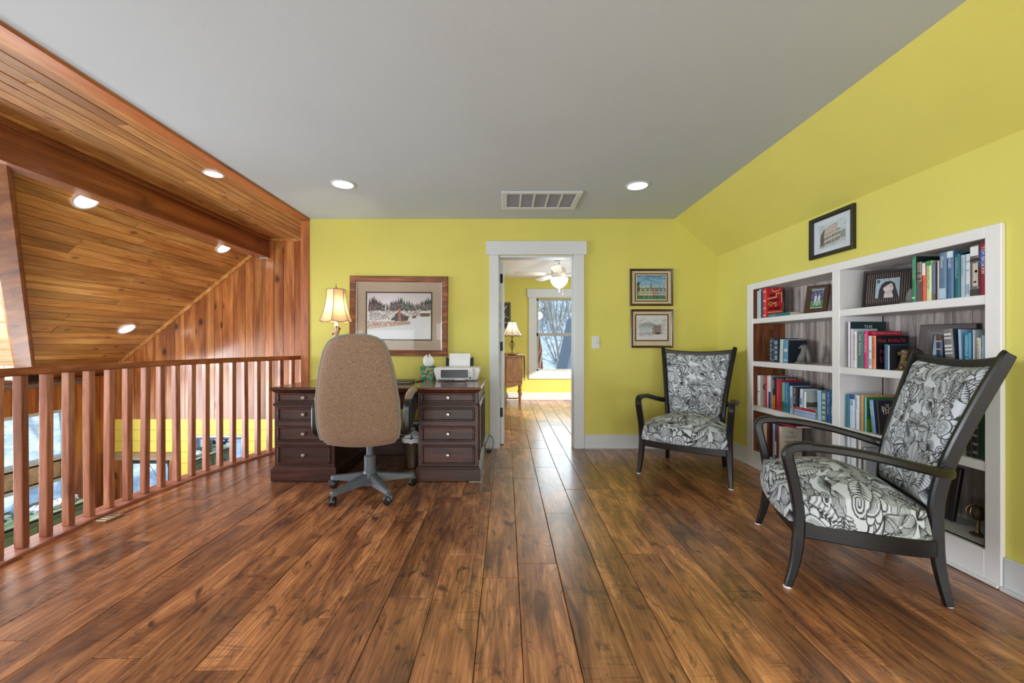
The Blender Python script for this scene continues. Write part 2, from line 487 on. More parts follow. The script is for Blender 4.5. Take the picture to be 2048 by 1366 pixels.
flo = G()
ys = [YREAR] + [1.3 + i * (YG - 1.3) / 24 for i in range(25)]
flo.prism([(edge_x(y, 3.78), y) for y in ys] + [(XL, YG), (XL, D + .12), (2.62, D + .12), (2.62, YREAR)], 'Z', -0.30, -0.022)
floor = flo.obj('floor', DARK); tag(floor, kind='structure')
xs = [-2.80, -2.67, -2.50, -2.31, -2.15, -1.98, -1.79, -1.66, -1.462, -1.286, -1.065, -.877, -.70, -.518, -.32, -.109, .059, .2565, .449, .605, .80, .97, 1.13, 1.32, 1.49, 1.69, 1.85, 2.05, 2.25]
fixed = {14: [2.1, 3.0], 15: [1.9, 3.55], 16: [2.02, 3.3], 17: [2.62, 3.6], 18: [3.05, 4.0], 13: [1.75, 2.9], 12: [2.66], 11: [1.62], 7: [2.45], 20: [2.2], 21: [1.72, 2.9]}
for i in range(len(xs) - 1):
    x0, x1 = xs[i], xs[i + 1]
    cuts = [YREAR]; y = YREAR
    while y < D - 0.3:
        y += rng.uniform(0.75, 1.9)
        if y < D - 0.25: cuts.append(y)
    if i in fixed: cuts = [c for c in cuts if c < 1.2] + fixed[i]
    yend = YG if x1 < XL - 0.01 else D + 0.0
    cuts.append(yend)
    g_ = 0.0012
    for a, b in zip(cuts[:-1], cuts[1:]):
        dz = rng.uniform(-0.0012, 0.0012)
        m = G()
        lefts = [floor_left(a + (b - a) * t / 10) for t in range(11)]
        if max(lefts) < x0: m.box(x0 + g_, x1 - g_, a + g_, b - g_, -0.022, dz, 0.002)
        else:
            ok = [(a + (b - a) * t / 10, max(L, x0)) for t, L in enumerate(lefts) if L < x1 - 0.012]
            if len(ok) < 2: continue
            ya, yb = ok[0][0], ok[-1][0]
            m.prism([(l + g_, q) for q, l in ok] + [(x1 - g_, yb - g_), (x1 - g_, ya + g_)], 'Z', -0.022, dz)
        m.obj('plank', FLOORW, floor)
# curved edge board under the balusters and the face of the floor below it
m = G(); th = [-0.403 + i * (0.403 + 0.555) / 40 for i in range(41)]
def arc(r, t): return (CCX - r * math.cos(t), CCY + r * math.sin(t))
pin = [arc(3.72, t) for t in th]; pout = [arc(3.865, t) for t in th]
m.loft([[(p[0], p[1], -0.06), (p[0], p[1], 0.012), (p[0] - .004, p[1], .016), (q[0] + .004, q[1], .016), (q[0], q[1], .012), (q[0], q[1], -0.06)] for p, q in zip(pin, pout)])
trim = m.obj('trim_1', NOSEW); tag(trim, kind='structure')
m = G(); m.box(edge_x(1, 3.865), edge_x(1, 3.72), YREAR, 1.3, -0.06, 0.016, .004)
o = m.obj('edge_board', NOSEW, trim)
m = G(); m.loft([[(arc(3.80, t)[0], arc(3.80, t)[1], -0.06), (arc(3.80, t)[0], arc(3.80, t)[1], -0.34), (arc(3.74, t)[0], arc(3.74, t)[1], -0.34), (arc(3.74, t)[0], arc(3.74, t)[1], -0.06)] for t in th])
m.obj('edge_face', BEAMY, trim)

# ---------------------------------------------------------------- loft walls and ceilings
OX0, OX1, OZ = -0.075, 0.718, 2.03        # door opening
m = G(); T = 0.12
def quadwall(poly): m.prism(poly, 'Y', D, D + T)
quadwall([(XL, -0.02), (OX0 - .02, -0.02), (OX0 - .02, ZC), (XL, ZC)])
quadwall([(OX0 - .02, OZ + .02), (OX1 + .02, OZ + .02), (OX1 + .02, ZC), (OX0 - .02, ZC)])
quadwall([(OX1 + .02, -0.02), (XR, -0.02), (XR, KNEE), (XS, ZC), (OX1 + .02, ZC)])
wall_back = tag(m.obj('wall_back', YEL), kind='structure')
# knee wall on the right with the opening of the built-in shelves
BY0, BY1, BZ = 1.80, 3.70, 1.655
m = G(); TX = 0.03
m.box(XR, XR + .3, YREAR, BY0 + .04, -0.02, KNEE)
m.box(XR, XR + .3, BY1 - .03, D + T, -0.02, KNEE)
m.box(XR, XR + .3, BY0 + .04, BY1 - .03, BZ - .035, KNEE)
wall_right = tag(m.obj('wall_right', YEL), kind='structure')
sx, sz = (XR - XS), (ZC - KNEE); sl = math.hypot(sx, sz); nx, nz = sz / sl, sx / sl
m = G(); m.prism([(XS, ZC), (XR, KNEE), (XR + .3, KNEE), (XR + .3, ZC + .1), (XS, ZC + .1)], 'Y', YREAR, D)
ceiling_slope = tag(m.obj('ceiling', YEL), kind='structure')
m = G(); m.box(-2.10, XS, YREAR, D, ZC, ZC + .1)
ceiling_flat = tag(m.obj('ceiling', CEI), kind='structure')
m = G(); m.box(XGL, XR + .3, YREAR - .1, YREAR, ZG, ZC + .1)
wall_rear = tag(m.obj('wall_rear', YEL), kind='structure')
# made-up windows with drawn shades, unseen behind the camera, added to back the fill
for k, (xa, xb, za, zb) in enumerate([(-1.9, .4, .65, 2.25), (.8, 2.1, .55, 1.85)]):
    w_ = structure('window_%d' % (3 + k), ((xa + xb) / 2, YREAR, za))
    m = G()
    for (p, q, r_, s_) in ((xa - .09, xb + .09, zb, zb + .12), (xa - .09, xb + .09, za - .1, za), (xa - .09, xa, za, zb), (xb, xb + .09, za, zb)):
        m.box(p, q, YREAR, YREAR + .025, r_, s_, .003)
    m.obj('casing', WHT, w_, world=True)
    m = G(); m.box(xa, xb, YREAR, YREAR + .01, za, zb); m.obj('added_shade', plain('shade_cloth', (240, 238, 230), rough=.9), w_, world=True)
    m = G(); m.box(xa, xb, YREAR + .008, YREAR + .02, za, za + .03, .003); m.obj('hem_bar', WHT, w_, world=True)

# baseboards
def baseboard(name, g_): return tag(g_.obj(name, WHT), kind='structure')
m = G(); m.box(-0.30, OX0 - .102, D - .016, D, 0.0, .15, .004); m.box(XL, -.3, D - .016, D, 0, .15, .004)
m.box(OX1 + .115, XR, D - .016, D, 0, .15, .004); m.box(OX1 + .115, XR, D - .026, D - .014, 0, .018, .003)
baseboard('baseboard_back', m)
m = G(); m.box(XR - .016, XR, BY1 + .002, D - .016, 0, .15, .004); m.box(XR - .016, XR, YREAR, BY0 - .002, 0, .15, .004)
m.box(XR - .036, XR - .016, YREAR, BY0 - .002, 0, .018, .003); m.box(XR - .036, XR - .016, BY1 + .002, D - .03, 0, .018, .003)
baseboard('baseboard_right', m)

# door casing, jamb and the door standing open into the bedroom
door = structure('door_1', ((OX0 + OX1) / 2, D, 0))
def part(name, mat, parent, *boxes, b=.003):
    m = G()
    for bx in boxes: m.box(*bx, b)
    return m.obj(name, mat, parent, world=True)
part('casing', WHT, door, (OX0 - .10, OX0 - .003, D - .02, D, 0, 2.055))
part('casing', WHT, door, (OX1 + .002, OX1 + .112, D - .02, D, 0, 2.055))
part('head_casing', WHT, door, (OX0 - .135, OX1 + .138, D - .028, D, 2.055, 2.2))
part('jamb', WHT, door, (OX0 - .02, OX0, D - .01, D + T + .01, 0, OZ), (OX0, OX0 + .010, D + .035, D + .07, 0, OZ))
part('jamb', WHT, door, (OX1, OX1 + .02, D - .01, D + T + .01, 0, OZ), (OX1 - .012, OX1, D + .035, D + .07, 0, OZ))
part('jamb', WHT, door, (OX0, OX1, D - .01, D + T + .01, OZ, OZ + .02))
leaf = part('door_leaf', WHT, door, (OX0 + .014, OX0 + .052, D + T + .02, D + T + .76, .012, OZ - .01))
for z in (1.83, 1.085, .36):
    m = G(); m.box(OX0 + .012, OX0 + .040, D + T + .017, D + T + .021, z - .05, z + .05, .001)
    m.lathe([(.007, -.05), (.007, .05)], (OX0 + .008, D + T + .012, z), 8)
    m.obj('hinge', BLACKM, door, world=True)
m = G(); m.sphere((OX0 - .03, D + T + .70, 1.0), .028); m.lathe([(.012, -.03), (.012, .02)], (OX0, D + T + .70, 1.0), 8, 'X'); m.obj('door_knob', BLACKM, leaf, world=True)

# timber post and fascia where the loft opens to the great room
part('trim_2', POSTZ, None, (-2.18, XL, D - .012, D + .10, 0, 2.424), b=.005)['kind'] = 'structure'
part('trim_3', FASC, None, (-2.19, -2.085, YREAR, D + .10, 2.424, ZC + .02), b=.004)['kind'] = 'structure'
ret = G(); ret.box(-2.18, XL, D + .10, YG, -.02, 2.44); tag(ret.obj('wall_return', PINEZ), kind='structure')

# ---------------------------------------------------------------- great room
def zslope(x): return 4.838 + .816 * x
m = G(); m.box(XGL, -2.18, YG + .02, YG + .14, ZG, 2.5)
# opening of the glazed door is cut in the lower part
m = G(); m.box(XGL, -4.81, YG + .02, YG + .14, ZG, 2.5); m.box(-4.21, -2.05, YG + .02, YG + .14, ZG, 2.5); m.box(-4.81, -4.21, YG + .02, YG + .14, -.26, 2.5)
wall_timber = tag(m.obj('wall_great_room', DARK), kind='structure')
x = -2.18; k = 0
wds = [.135, .10, .115, .12, .135, .125, .11, .145, .105, .15]
while x > XGL + .02:
    w = wds[k % len(wds)]; k += 1; xa = max(x - w, XGL)
    tp = lambda q: 2.43 if q > -3.05 else zslope(q) + .02
    m = G(); gp = .0022; dz = rng.uniform(0, .003)
    m.prism([(xa + gp, .17), (x - gp, .17), (x - gp, tp(x)), (xa + gp, tp(xa))], 'Y', YG - .004 - dz, YG + .02)
    m.obj('board', PINEZ, wall_timber)
    x = xa
z = .17; YELB = plain('yellow_shiplap', (236, 218, 96), rough=.5, var=.02)
while z > ZG:
    za = max(z - .13835, ZG); m = G()
    xa = XGL if z > -.24 else -4.17
    m.box(xa, -2.05, YG - .002, YG + .02, za + .0015, z - .0015, .0015); m.obj('shiplap_board', YELB, wall_timber)
    z = za
m = G(); xa, xb = -3.11, -5.0
m.prism([(xa, zslope(xa)), (xb, zslope(xb)), (xb, zslope(xb) - .05), (xa, zslope(xa) - .05)], 'Y', YG - .03, YG - .004)
m.box(-2.96, -2.18, YG - .025, YG - .004, 2.40, 2.43)
tag(m.obj('trim_4', PINEY), kind='structure')
# flat board ceiling between fascia and beam
m = G(); m.box(-3.05, -2.12, YREAR, YG + .1, 2.453, 2.55); roofa = tag(m.obj('ceiling', DARK), kind='structure')
x = -2.19
while x > -2.96:
    xa = max(x - .088, -2.965); y = YREAR
    while y < YG:
        yb = min(y + rng.uniform(1.2, 3.2), YG); m = G(); m.box(xa + .002, x - .002, y + .001, yb - .001, 2.431 + rng.uniform(0, .002), 2.453, .004); m.obj('board', PINEY, roofa); y = yb
    x = xa
# big beam
m = G(); m.box(-3.11, -2.96, YREAR, YG - .004, 2.19, 2.445, .008); beam = tag(m.obj('trim_5', BEAMY), kind='structure')
m = G(); m.box(-2.962, -2.935, YREAR, YG - .004, 2.395, 2.431, .006); m.obj('moulding', BEAMY, beam)
m = G(); m.box(-3.08, -2.965, YG - .03, YG - .006, 2.178, 2.191, .002); m.obj('bearing_plate', plain('galvanised_plate', (190, 186, 176), rough=.4, metal=.5), beam)
# sloped board ceiling, cut off by the valley rafter
def yvalley(x): return 2.608 + (-3.30 - x) * (1.353 / 1.463)
ud = Vector((-1, 0, -.816)).normalized(); un = Vector((-.816, 0, 1)).normalized()
m = G(); m.loft([[Vector((-3.0, YG + .1, zslope(-3.0))) + un * .03, Vector((XGL - .1, YG + .1, zslope(XGL - .1))) + un * .03, Vector((XGL - .1, YG + .1, zslope(XGL - .1))) + un * .1, Vector((-3.0, YG + .1, zslope(-3.0))) + un * .1],
                 [Vector((-3.0, yvalley(-3.0), zslope(-3.0))) + un * .03, Vector((XGL - .1, yvalley(XGL - .1), zslope(XGL - .1))) + un * .03, Vector((XGL - .1, yvalley(XGL - .1), zslope(XGL - .1))) + un * .1, Vector((-3.0, yvalley(-3.0), zslope(-3.0))) + un * .1]])
roofb = tag(m.obj('ceiling', DARK), kind='structure')
def slope_board(p0, p1, mat, nrm, roof, t=.03):
    """p0: list of 4 corner points of the visible face."""
    up = [q + nrm * t for q in p0]
    m = G(); cc = sum(p0, Vector()) / 4
    ins = [q + (cc - q).normalized() * .0045 + nrm * 0 for q in p0]; p0 = [q + (cc - q).normalized() * .0015 for q in p0]
    m.loft([[q + nrm * .0 for q in ins], [q + nrm * .009 for q in p0], up]); return m.obj('board', mat, roof)
s = 0.0; S0 = Vector((-3.02, 0, zslope(-3.02)))
while s < 2.56:
    s1 = s + rng.choice([.082, .088, .092, .098])
    a_ = S0 + ud * (s + .0022); b_ = S0 + ud * (s1 - .0022)
    y = YG
    lo = yvalley(b_.x) - .02
    while y > lo + .02:
        y2 = max(y - rng.uniform(.7, 2.4), lo)
        if y2 - lo < .25: y2 = lo
        ya2 = yvalley(a_.x) - .02 if y2 == lo else y2 + .001
        dn = un * rng.uniform(0, .002)
        slope_board([a_ + Vector((0, y, 0)) + dn, b_ + Vector((0, y, 0)) + dn, Vector((b_.x, y2 if y2 == lo else y2 + .001, b_.z)) + dn, Vector((a_.x, ya2, a_.z)) + dn], None, PINEY, un, roofb)
        y = y2
    s = s1
# dormer roof beyond the valley: boards run across, plane falls towards the back of the house
dd = Vector((0, -1.0, .883)).normalized(); dn_ = Vector((0, .883, 1.0)).normalized()
def dz_(y): return .9515 - .883 * (y - 3.961)
m = G(); m.loft([[Vector((-6.7, y, dz_(y))) + dn_ * k for y, k in ((4.10, .03), (2.2, .03), (2.2, .1), (4.10, .1))], [Vector((x_, y, dz_(y))) + dn_ * k for x_, y, k in ((-4.92, 4.10, .03), (-2.87, 2.2, .03), (-2.87, 2.2, .1), (-4.92, 4.10, .1))]])
roofc = tag(m.obj('ceiling', DARK), kind='structure')
s = 0.0; D0 = Vector((0, 4.10, dz_(4.10)))
while s < 2.3:
    s1 = s + .1; a_ = D0 + dd * (s + .001); b_ = D0 + dd * (s1 - .001)
    vx = lambda y: -3.30 - (y - 2.608) * (1.463 / 1.353)
    xr = vx(a_.y) + .03; xr2 = vx(b_.y) + .03
    while xr > -6.6:
        xl = max(xr - rng.uniform(.8, 2.2), -6.65); xl2 = xl
        slope_board([Vector((xr, a_.y, a_.z)), Vector((xl + .001, a_.y, a_.z)), Vector((xl2 + .001, b_.y, b_.z)), Vector((xr2, b_.y, b_.z))], None, PINEX, dn_, roofc)
        xr = xl; xr2 = xl
    s = s1
m = G(); m.box(-6.7, -3.04, YREAR, 2.26, 2.455, 2.55); tag(m.obj('ceiling', PINEX), kind='structure')
m = G(); m.box(-6.7, -4.87, 4.05, 4.17, .72, .95); kn = tag(m.obj('wall_dormer_side', DARK), kind='structure')
for i in range(11):
    m = G(); m.box(-6.68 + i * .162, -6.68 + i * .162 + .16, 4.035, 4.05, .74, .93, .003); m.obj('board', PINEZ, kn)
m = G(); m.box(-6.8, XGL - .02, YREAR, 4.05, .66, .72); tag(m.obj('floor', PINEX), kind='structure')     # ledge of the dormer
m = G(); m.box(-6.75, -6.65, YREAR, .6, .7, 2.5); m.box(-6.75, -6.65, 3.2, 4.05, .7, 2.5); m.box(-6.75, -6.65, .6, 3.2, 2.2, 2.5); m.box(-6.75, -6.65, .6, 3.2, .7, .85)
tag(m.obj('wall_gable', PINEZ), kind='structure')
gw = structure('window_5', (-6.7, 1.9, .85))
part('window_frame', ALU, gw, (-6.72, -6.66, .6, .66, .85, 2.2), (-6.72, -6.66, 3.14, 3.2, .85, 2.2), (-6.72, -6.66, .6, 3.2, .85, .91), (-6.72, -6.66, .6, 3.2, 2.14, 2.2), (-6.72, -6.66, 1.87, 1.93, .85, 2.2))
part('pane', GLASS, gw, (-6.70, -6.695, .66, 3.14, .91, 2.14), b=0)
# valley rafter
va = Vector((-3.08, yvalley(-3.08), zslope(-3.08))); vb = Vector((-4.763, 3.961, .9515)); vd = (vb - va).normalized()
sd = Vector((vd.y, -vd.x, 0)).normalized(); upv = sd.cross(vd)
if upv.z < 0: upv = -upv
m = G()
def vring(p): return [p + sd * (.062 * i) + upv * k for i, k in ((-1, .0), (1, .0), (1, -.12), (.8, -.135), (-.8, -.135), (-1, -.12))]
m.loft([vring(va), vring(vb)]); raf = m.obj('trim_6', RAFT); tag(raf, kind='structure')

# left wall of the great room with its two-row window
WY0, WY1 = 2.25, 4.63
m = G(); m.box(XGL - .12, XGL - .02, YREAR, WY0, ZG, .72); m.box(XGL - .12, XGL - .02, WY1, YG + .1, ZG, .72)
m.box(XGL - .12, XGL - .02, WY0, WY1, .377, .72); m.box(XGL - .12, XGL - .02, WY0, WY1, -.388, -.181); m.box(XGL - .12, XGL - .02, WY0, WY1, ZG, -1.6)
wall_left = tag(m.obj('wall_left', DARK), kind='structure')
y = YG - .005
while y > YREAR:
    ya = y - rng.choice([.12, .135, .15])
    if ya < WY1 - .001 < y - .002: ya = WY1
    if ya < WY0 - .001 < y - .002: ya = WY0
    segs = [(ZG, .72)] if (ya > WY1 - .001 or y < WY0 + .001) else [(.377, .72), (ZG, -1.6)]
    for za, zb in segs:
        m = G(); m.box(XGL - .02, XGL, ya + .002, y - .002, za, zb, .003); m.obj('board', PINEZ, wall_left)
    y = ya
m = G(); m.box(XGL - .02, XGL + .01, WY0, WY1, -.37, -.20, .003); m.obj('rail_board', PINEX, wall_left)
m = G(); m.box(XGL - .01, XGL + .05, YREAR, 4.75, .655, .70, .01); tag(m.obj('trim_7', plain('grey_metal_strip', (120, 132, 144), rough=.35, metal=.4)), kind='structure')
for k, (za, zb) in enumerate(((-.181, .377), (-1.6, -.388))):
    wl = structure('window_%d' % (1 + k), (XGL, (WY0 + WY1) / 2, za))
    f = .035
    part('window_frame', ALU, wl, (XGL - .12, XGL + .006, WY0, WY0 + f, za, zb), (XGL - .12, XGL + .006, WY1 - f, WY1, za, zb), (XGL - .12, XGL + .006, WY0, WY1, zb - f, zb), (XGL - .12, XGL + .006, WY0, WY1, za, za + f), (XGL - .09, XGL - .03, 3.42, 3.46, za, zb))
    part('pane', GLASS, wl, (XGL - .07, XGL - .066, WY0 + f, WY1 - f, za + f, zb - f), b=0)
# lower floor
m = G(); m.box(XGL, 2.6, YREAR, YG + .1, ZG - .1, ZG); tag(m.obj('floor', wood('lower_floor', [(150, 96, 54), (116, 68, 36), (80, 46, 26)], 'Y', rough=.35)), kind='structure')
# glazed door of the lower floor
gd = structure('door_2', (-4.51, YG, ZG))
part('head_casing', PINEX, gd, (-4.91, -4.15, YG - .03, YG, -.34, -.245))
part('casing', PINEZ, gd, (-4.90, -4.81, YG - .025, YG, ZG, -.34)); part('casing', PINEZ, gd, (-4.21, -4.17, YG - .025, YG, ZG, -.34))
part('door_stile', plain('dark_green_door', (46, 66, 66), rough=.4), gd, (-4.81, -4.75, YG + .03, YG + .07, ZG, -.34), (-4.27, -4.21, YG + .03, YG + .07, ZG, -.34), (-4.81, -4.21, YG + .03, YG + .07, -.40, -.34), (-4.81, -4.21, YG + .03, YG + .07, ZG, ZG + .2))
part('pane', GLASS, gd, (-4.75, -4.27, YG + .05, YG + .055, ZG + .2, -.40), b=0)
# ---------------------------------------------------------------- bedroom seen through the door
BX0, BX1 = -1.6, 3.3
m = G(); m.box(BX0 - .1, BX1 + .1, YB, YB + .12, -.02, .577); m.box(BX0 - .1, .607, YB, YB + .12, .577, 2.02); m.box(1.42, BX1 + .1, YB, YB + .12, .577, 2.02); m.box(BX0 - .1, BX1 + .1, YB, YB + .12, 2.02, ZC + .1)
tag(m.obj('wall_bedroom_back', YEL), kind='structure')
m = G(); m.box(BX0 - .1, BX0, D + T, YB, -.02, ZC + .1); tag(m.obj('wall_bedroom_left', YEL), kind='structure')
SY0, SY1, SZ0, SZ1 = 5.35, 6.75, 1.0, 2.0
m = G(); m.box(BX1, BX1 + .1, D + T, SY0, -.02, ZC + .1); m.box(BX1, BX1 + .1, SY1, YB, -.02, ZC + .1); m.box(BX1, BX1 + .1, SY0, SY1, -.02, SZ0); m.box(BX1, BX1 + .1, SY0, SY1, SZ1, ZC + .1)
tag(m.obj('wall_bedroom_right', YEL), kind='structure')
m = G(); m.box(BX0, BX1, D + T, YB, ZC - .01, ZC + .1); tag(m.obj('ceiling', plain('bedroom_ceiling_paint', (236, 236, 238), rough=.9, var=.01)), kind='structure')
m = G(); m.box(BX0, BX1, D - .01, YB, -.3, -.022); bfl = tag(m.obj('floor', DARK), kind='structure')
bx = [-1.6, -1.42, -1.25, -1.08, -.877, -.70, -.518, -.32, -.109, .059, .2565, .449, .605, .80, .97, 1.13, 1.32, 1.49, 1.69, 1.85, 2.05, 2.25, 2.42, 2.6, 2.8, 3.0, 3.3]
for i in range(len(bx) - 1):
    y = D + .0; e = [y]
    while y < YB - .5:
        y += rng.uniform(.8, 1.9)
        if y < YB - .3: e.append(y)
    e.append(YB)
    if i == 9: e = [D, 5.2, 6.6, YB]
    if i == 10: e = [D, 4.62, 6.0, YB]
    for a, b in zip(e[:-1], e[1:]):
        m = G(); m.box(bx[i] + .0012, bx[i + 1] - .0012, a + .0012, b - .0012, -.022, rng.uniform(-.001, .001), .0028); m.obj('plank', FLOORW, bfl)
m = G(); m.box(BX0, BX1, YB - .016, YB, 0, .15, .004); baseboard('baseboard_bedroom', m)
bw = structure('window_6', (1.01, YB, .577))
part('casing', WHT, bw, (.45, .607, YB - .02, YB, .42, 2.04)); part('casing', WHT, bw, (1.42, 1.577, YB - .02, YB, .42, 2.04))
part('head_casing', WHT, bw, (.42, 1.607, YB - .03, YB, 2.04, 2.21)); part('apron', WHT, bw, (.45, 1.577, YB - .022, YB, .42, .577))
SASH = plain('grey_window_sash', (170, 172, 172), rough=.4)
part('sash', SASH, bw, (.607, .645, YB + .02, YB + .06, .577, 2.02), (1.382, 1.42, YB + .02, YB + .06, .577, 2.02), (.607, 1.42, YB + .02, YB + .06, 1.98, 2.02), (.607, 1.42, YB + .02, YB + .06, 1.275, 1.335), (.607, 1.42, YB + .02, YB + .06, .577, .615))
part('muntin', SASH, bw, (1.003, 1.023, YB + .025, YB + .05, 1.335, 1.98))
part('pane', GLASS, bw, (.645, 1.382, YB + .038, YB + .042, .615, 1.98), b=0)
bs = structure('window_7', (BX1, 6.05, SZ0))
part('window_frame', WHT, bs, (BX1 - .02, BX1 + .08, SY0 - .1, SY0, SZ0 - .1, SZ1 + .1), (BX1 - .02, BX1 + .08, SY1, SY1 + .1, SZ0 - .1, SZ1 + .1), (BX1 - .02, BX1 + .08, SY0, SY1, SZ1, SZ1 + .1), (BX1 - .02, BX1 + .08, SY0, SY1, SZ0 - .1, SZ0))

# ceiling fan
fx, fy = .81, 6.1
FANW = plain('fan_white', (236, 236, 238), rough=.35)
fan = thing('ceiling_fan', 'white ceiling fan with glowing bowl light seen through the doorway', 'ceiling fan', (fx, fy, ZC - .01))
m = G(); m.lathe([(.02, -.075), (.06, -.06), (.075, -.02), (.075, 0)], (fx, fy, ZC - .01), 20); m.obj('canopy', FANW, fan, True, world=True)
m = G(); m.lathe([(.014, -.16), (.014, -.06)], (fx, fy, ZC - .01), 8); m.obj('downrod', FANW, fan, True, world=True)
m = G(); m.lathe([(.03, -.14), (.09, -.16), (.115, -.19), (.12, -.235), (.10, -.265), (.07, -.28), (.07, -.31), (.10, -.315)], (fx, fy, ZC - .01), 24); m.obj('motor_housing', FANW, fan, True, world=True)
m = G(); m.lathe([(.008, -.47), (.03, -.465), (.09, -.43), (.128, -.375), (.138, -.33), (.132, -.315)], (fx, fy, ZC - .01), 24); m.obj('bowl_light', plain('bowl_glass', (255, 244, 226), rough=.4, emit=(255, 244, 226), estr=1.1), fan, True, world=True)
m = G(); m.lathe([(.004, -.53), (.012, -.52), (.005, -.50), (.012, -.485), (.012, -.47)], (fx, fy, ZC - .01), 10); m.obj('finial', FANW, fan, True, world=True)
m = G(); m.tube([(fx + .05, fy - .03, ZC - .32), (fx + .05, fy - .03, ZC - .56)], .0016, 5); m.sphere((fx + .05, fy - .03, ZC - .57), .008, 6, 5); m.obj('pull_chain', FANW, fan, world=True)
for k in range(5):
    a = R(186 + 72 * k); c, s_ = math.cos(a), math.sin(a)
    m = G(); rings = []
    for r_, w in ((.17, .05), (.22, .062), (.45, .07), (.64, .068), (.68, .045)):
        rings.append([(fx + c * r_ - s_ * q, fy + s_ * r_ + c * q, ZC - .262 + q * .18 + h) for q, h in ((-w, 0), (w, 0), (w, .006), (-w, .006))])
    m.loft(rings); bl = m.obj('blade', FANW, fan, world=True)
    m = G(); m.tube([(fx + c * .09, fy + s_ * .09, ZC - .255), (fx + c * .14, fy + s_ * .14, ZC - .275), (fx + c * .21, fy + s_ * .21, ZC - .262)], .012, 6); m.obj('blade_iron', FANW, bl, world=False)
    ch = bl.children[0]; ch.data.transform(Matrix.Translation((-fx, -fy, -(ZC - .01))))
lamp('fan_light', 'POINT', (fx, fy, ZC - .62), 6, (1, .93, .82), radius=.1)

# oak cabinet, lamp, painting, throw
OAK = wood('oak_cabinet', [(220, 166, 92), (186, 128, 64), (140, 90, 42)], 'Z', world=False, rough=.35, coat=.3, var=.05, broad=2)
cx0, cx1, cy0, cy1 = -.62, .30, 7.33, 7.78
cab = thing('carved_cabinet', 'honey oak cabinet on turned legs beyond the doorway', 'cabinet', (-.16, 7.55, 0))
part('body', OAK, cab, (cx0, cx1, cy0 + .01, cy1, .38, .87), b=.006)
part('top', OAK, cab, (cx0 - .02, cx1 + .02, cy0 - .02, cy1 + .01, .87, .90), b=.008)
part('back_rail', OAK, cab, (cx0 + .05, cx1 - .05, cy1 - .03, cy1, .90, .945), b=.01)
for k in range(3):
    a, b = cx0 + .03 + k * .295, cx0 + .03 + k * .295 + .275
    dr = part('door', OAK, cab, (a, b, cy0 - .006, cy0 + .012, .42, .84), b=.005)
    m = G(); cxm = (a + b) / 2
    oc = [(cxm + .05 * math.cos(t) , .63 + .13 * math.sin(t)) for t in [2 * PI * q / 8 + PI / 8 for q in range(8)]]
    m.prism(oc, 'Y', cy0 - .018, cy0 - .004); m.obj('raised_panel', OAK, dr, world=True)
    m = G(); m.sphere((b - .02, cy0 - .014, .64), .012, 8, 6); m.obj('knob', plain('old_brass', (150, 110, 56), rough=.3, metal=.9), dr, world=True)
m = G(); ap = [(cx0, .38), (cx0 + .12, .34), (cx0 + .25, .31), (-.16, .345), (cx1 - .25, .31), (cx1 - .12, .34), (cx1, .38)]
m.prism(ap + [(cx1, .40), (cx0, .40)], 'Y', cy0, cy0 + .02); m.obj('apron', OAK, cab, world=True)
for (lx, ly) in ((cx0 + .04, cy0 + .04), (cx1 - .04, cy0 + .04), (cx0 + .04, cy1 - .04), (cx1 - .04, cy1 - .04)):
    m = G(); m.lathe([(.012, .0018), (.02, .02), (.014, .05), (.02, .09), (.016, .14), (.03, .17), (.036, .21), (.02, .25), (.03, .27), (.024, .30), (.03, .38)], (lx, ly, 0), 12); m.obj('leg', OAK, cab, True, world=True)
part('stretcher', OAK, cab, (cx0 + .05, cx1 - .05, cy0 + .03, cy0 + .05, .10, .125), b=.004)
m = G(); THR = plain('white_knit', (240, 238, 234), rough=.95, bump=.3, bscale=90)
def thf(u, v):
    w = .06 * math.sin(v * 9 + u * 4) * .12
    if u < .25: return (cx1 - .10 + u * .52, cy0 - .028 + v * .30, .912 + .004 * math.sin(v * 30))
    t = (u - .25) / .75
    return (cx1 + .040 + w + .014 * math.sin(t * 2.4) * (1 + .3 * math.sin(v * 11)), cy0 - .028 + v * .30, .904 - t * (.44 + .03 * math.sin(v * 17)))
m.grid(thf, 24, 16); me_o = m.obj('knitted_throw', THR, None, True); tag(me_o, 'white knitted throw hanging off the oak cabinet end', 'throw')
sm = me_o.modifiers.new('thickness', 'SOLIDIFY'); sm.thickness = .012; sm.offset = 0
part_o = thing('remote_control', 'small black remote on the oak cabinet edge', 'remote', (.10, 7.36, .90))
part('case', BLACKM, part_o, (.03, .17, 7.34, 7.385, .901, .919), b=.004); part('buttons', plain('grey_rubber', (120, 120, 124)), part_o, (.05, .15, 7.35, 7.375, .919, .922), b=.001)

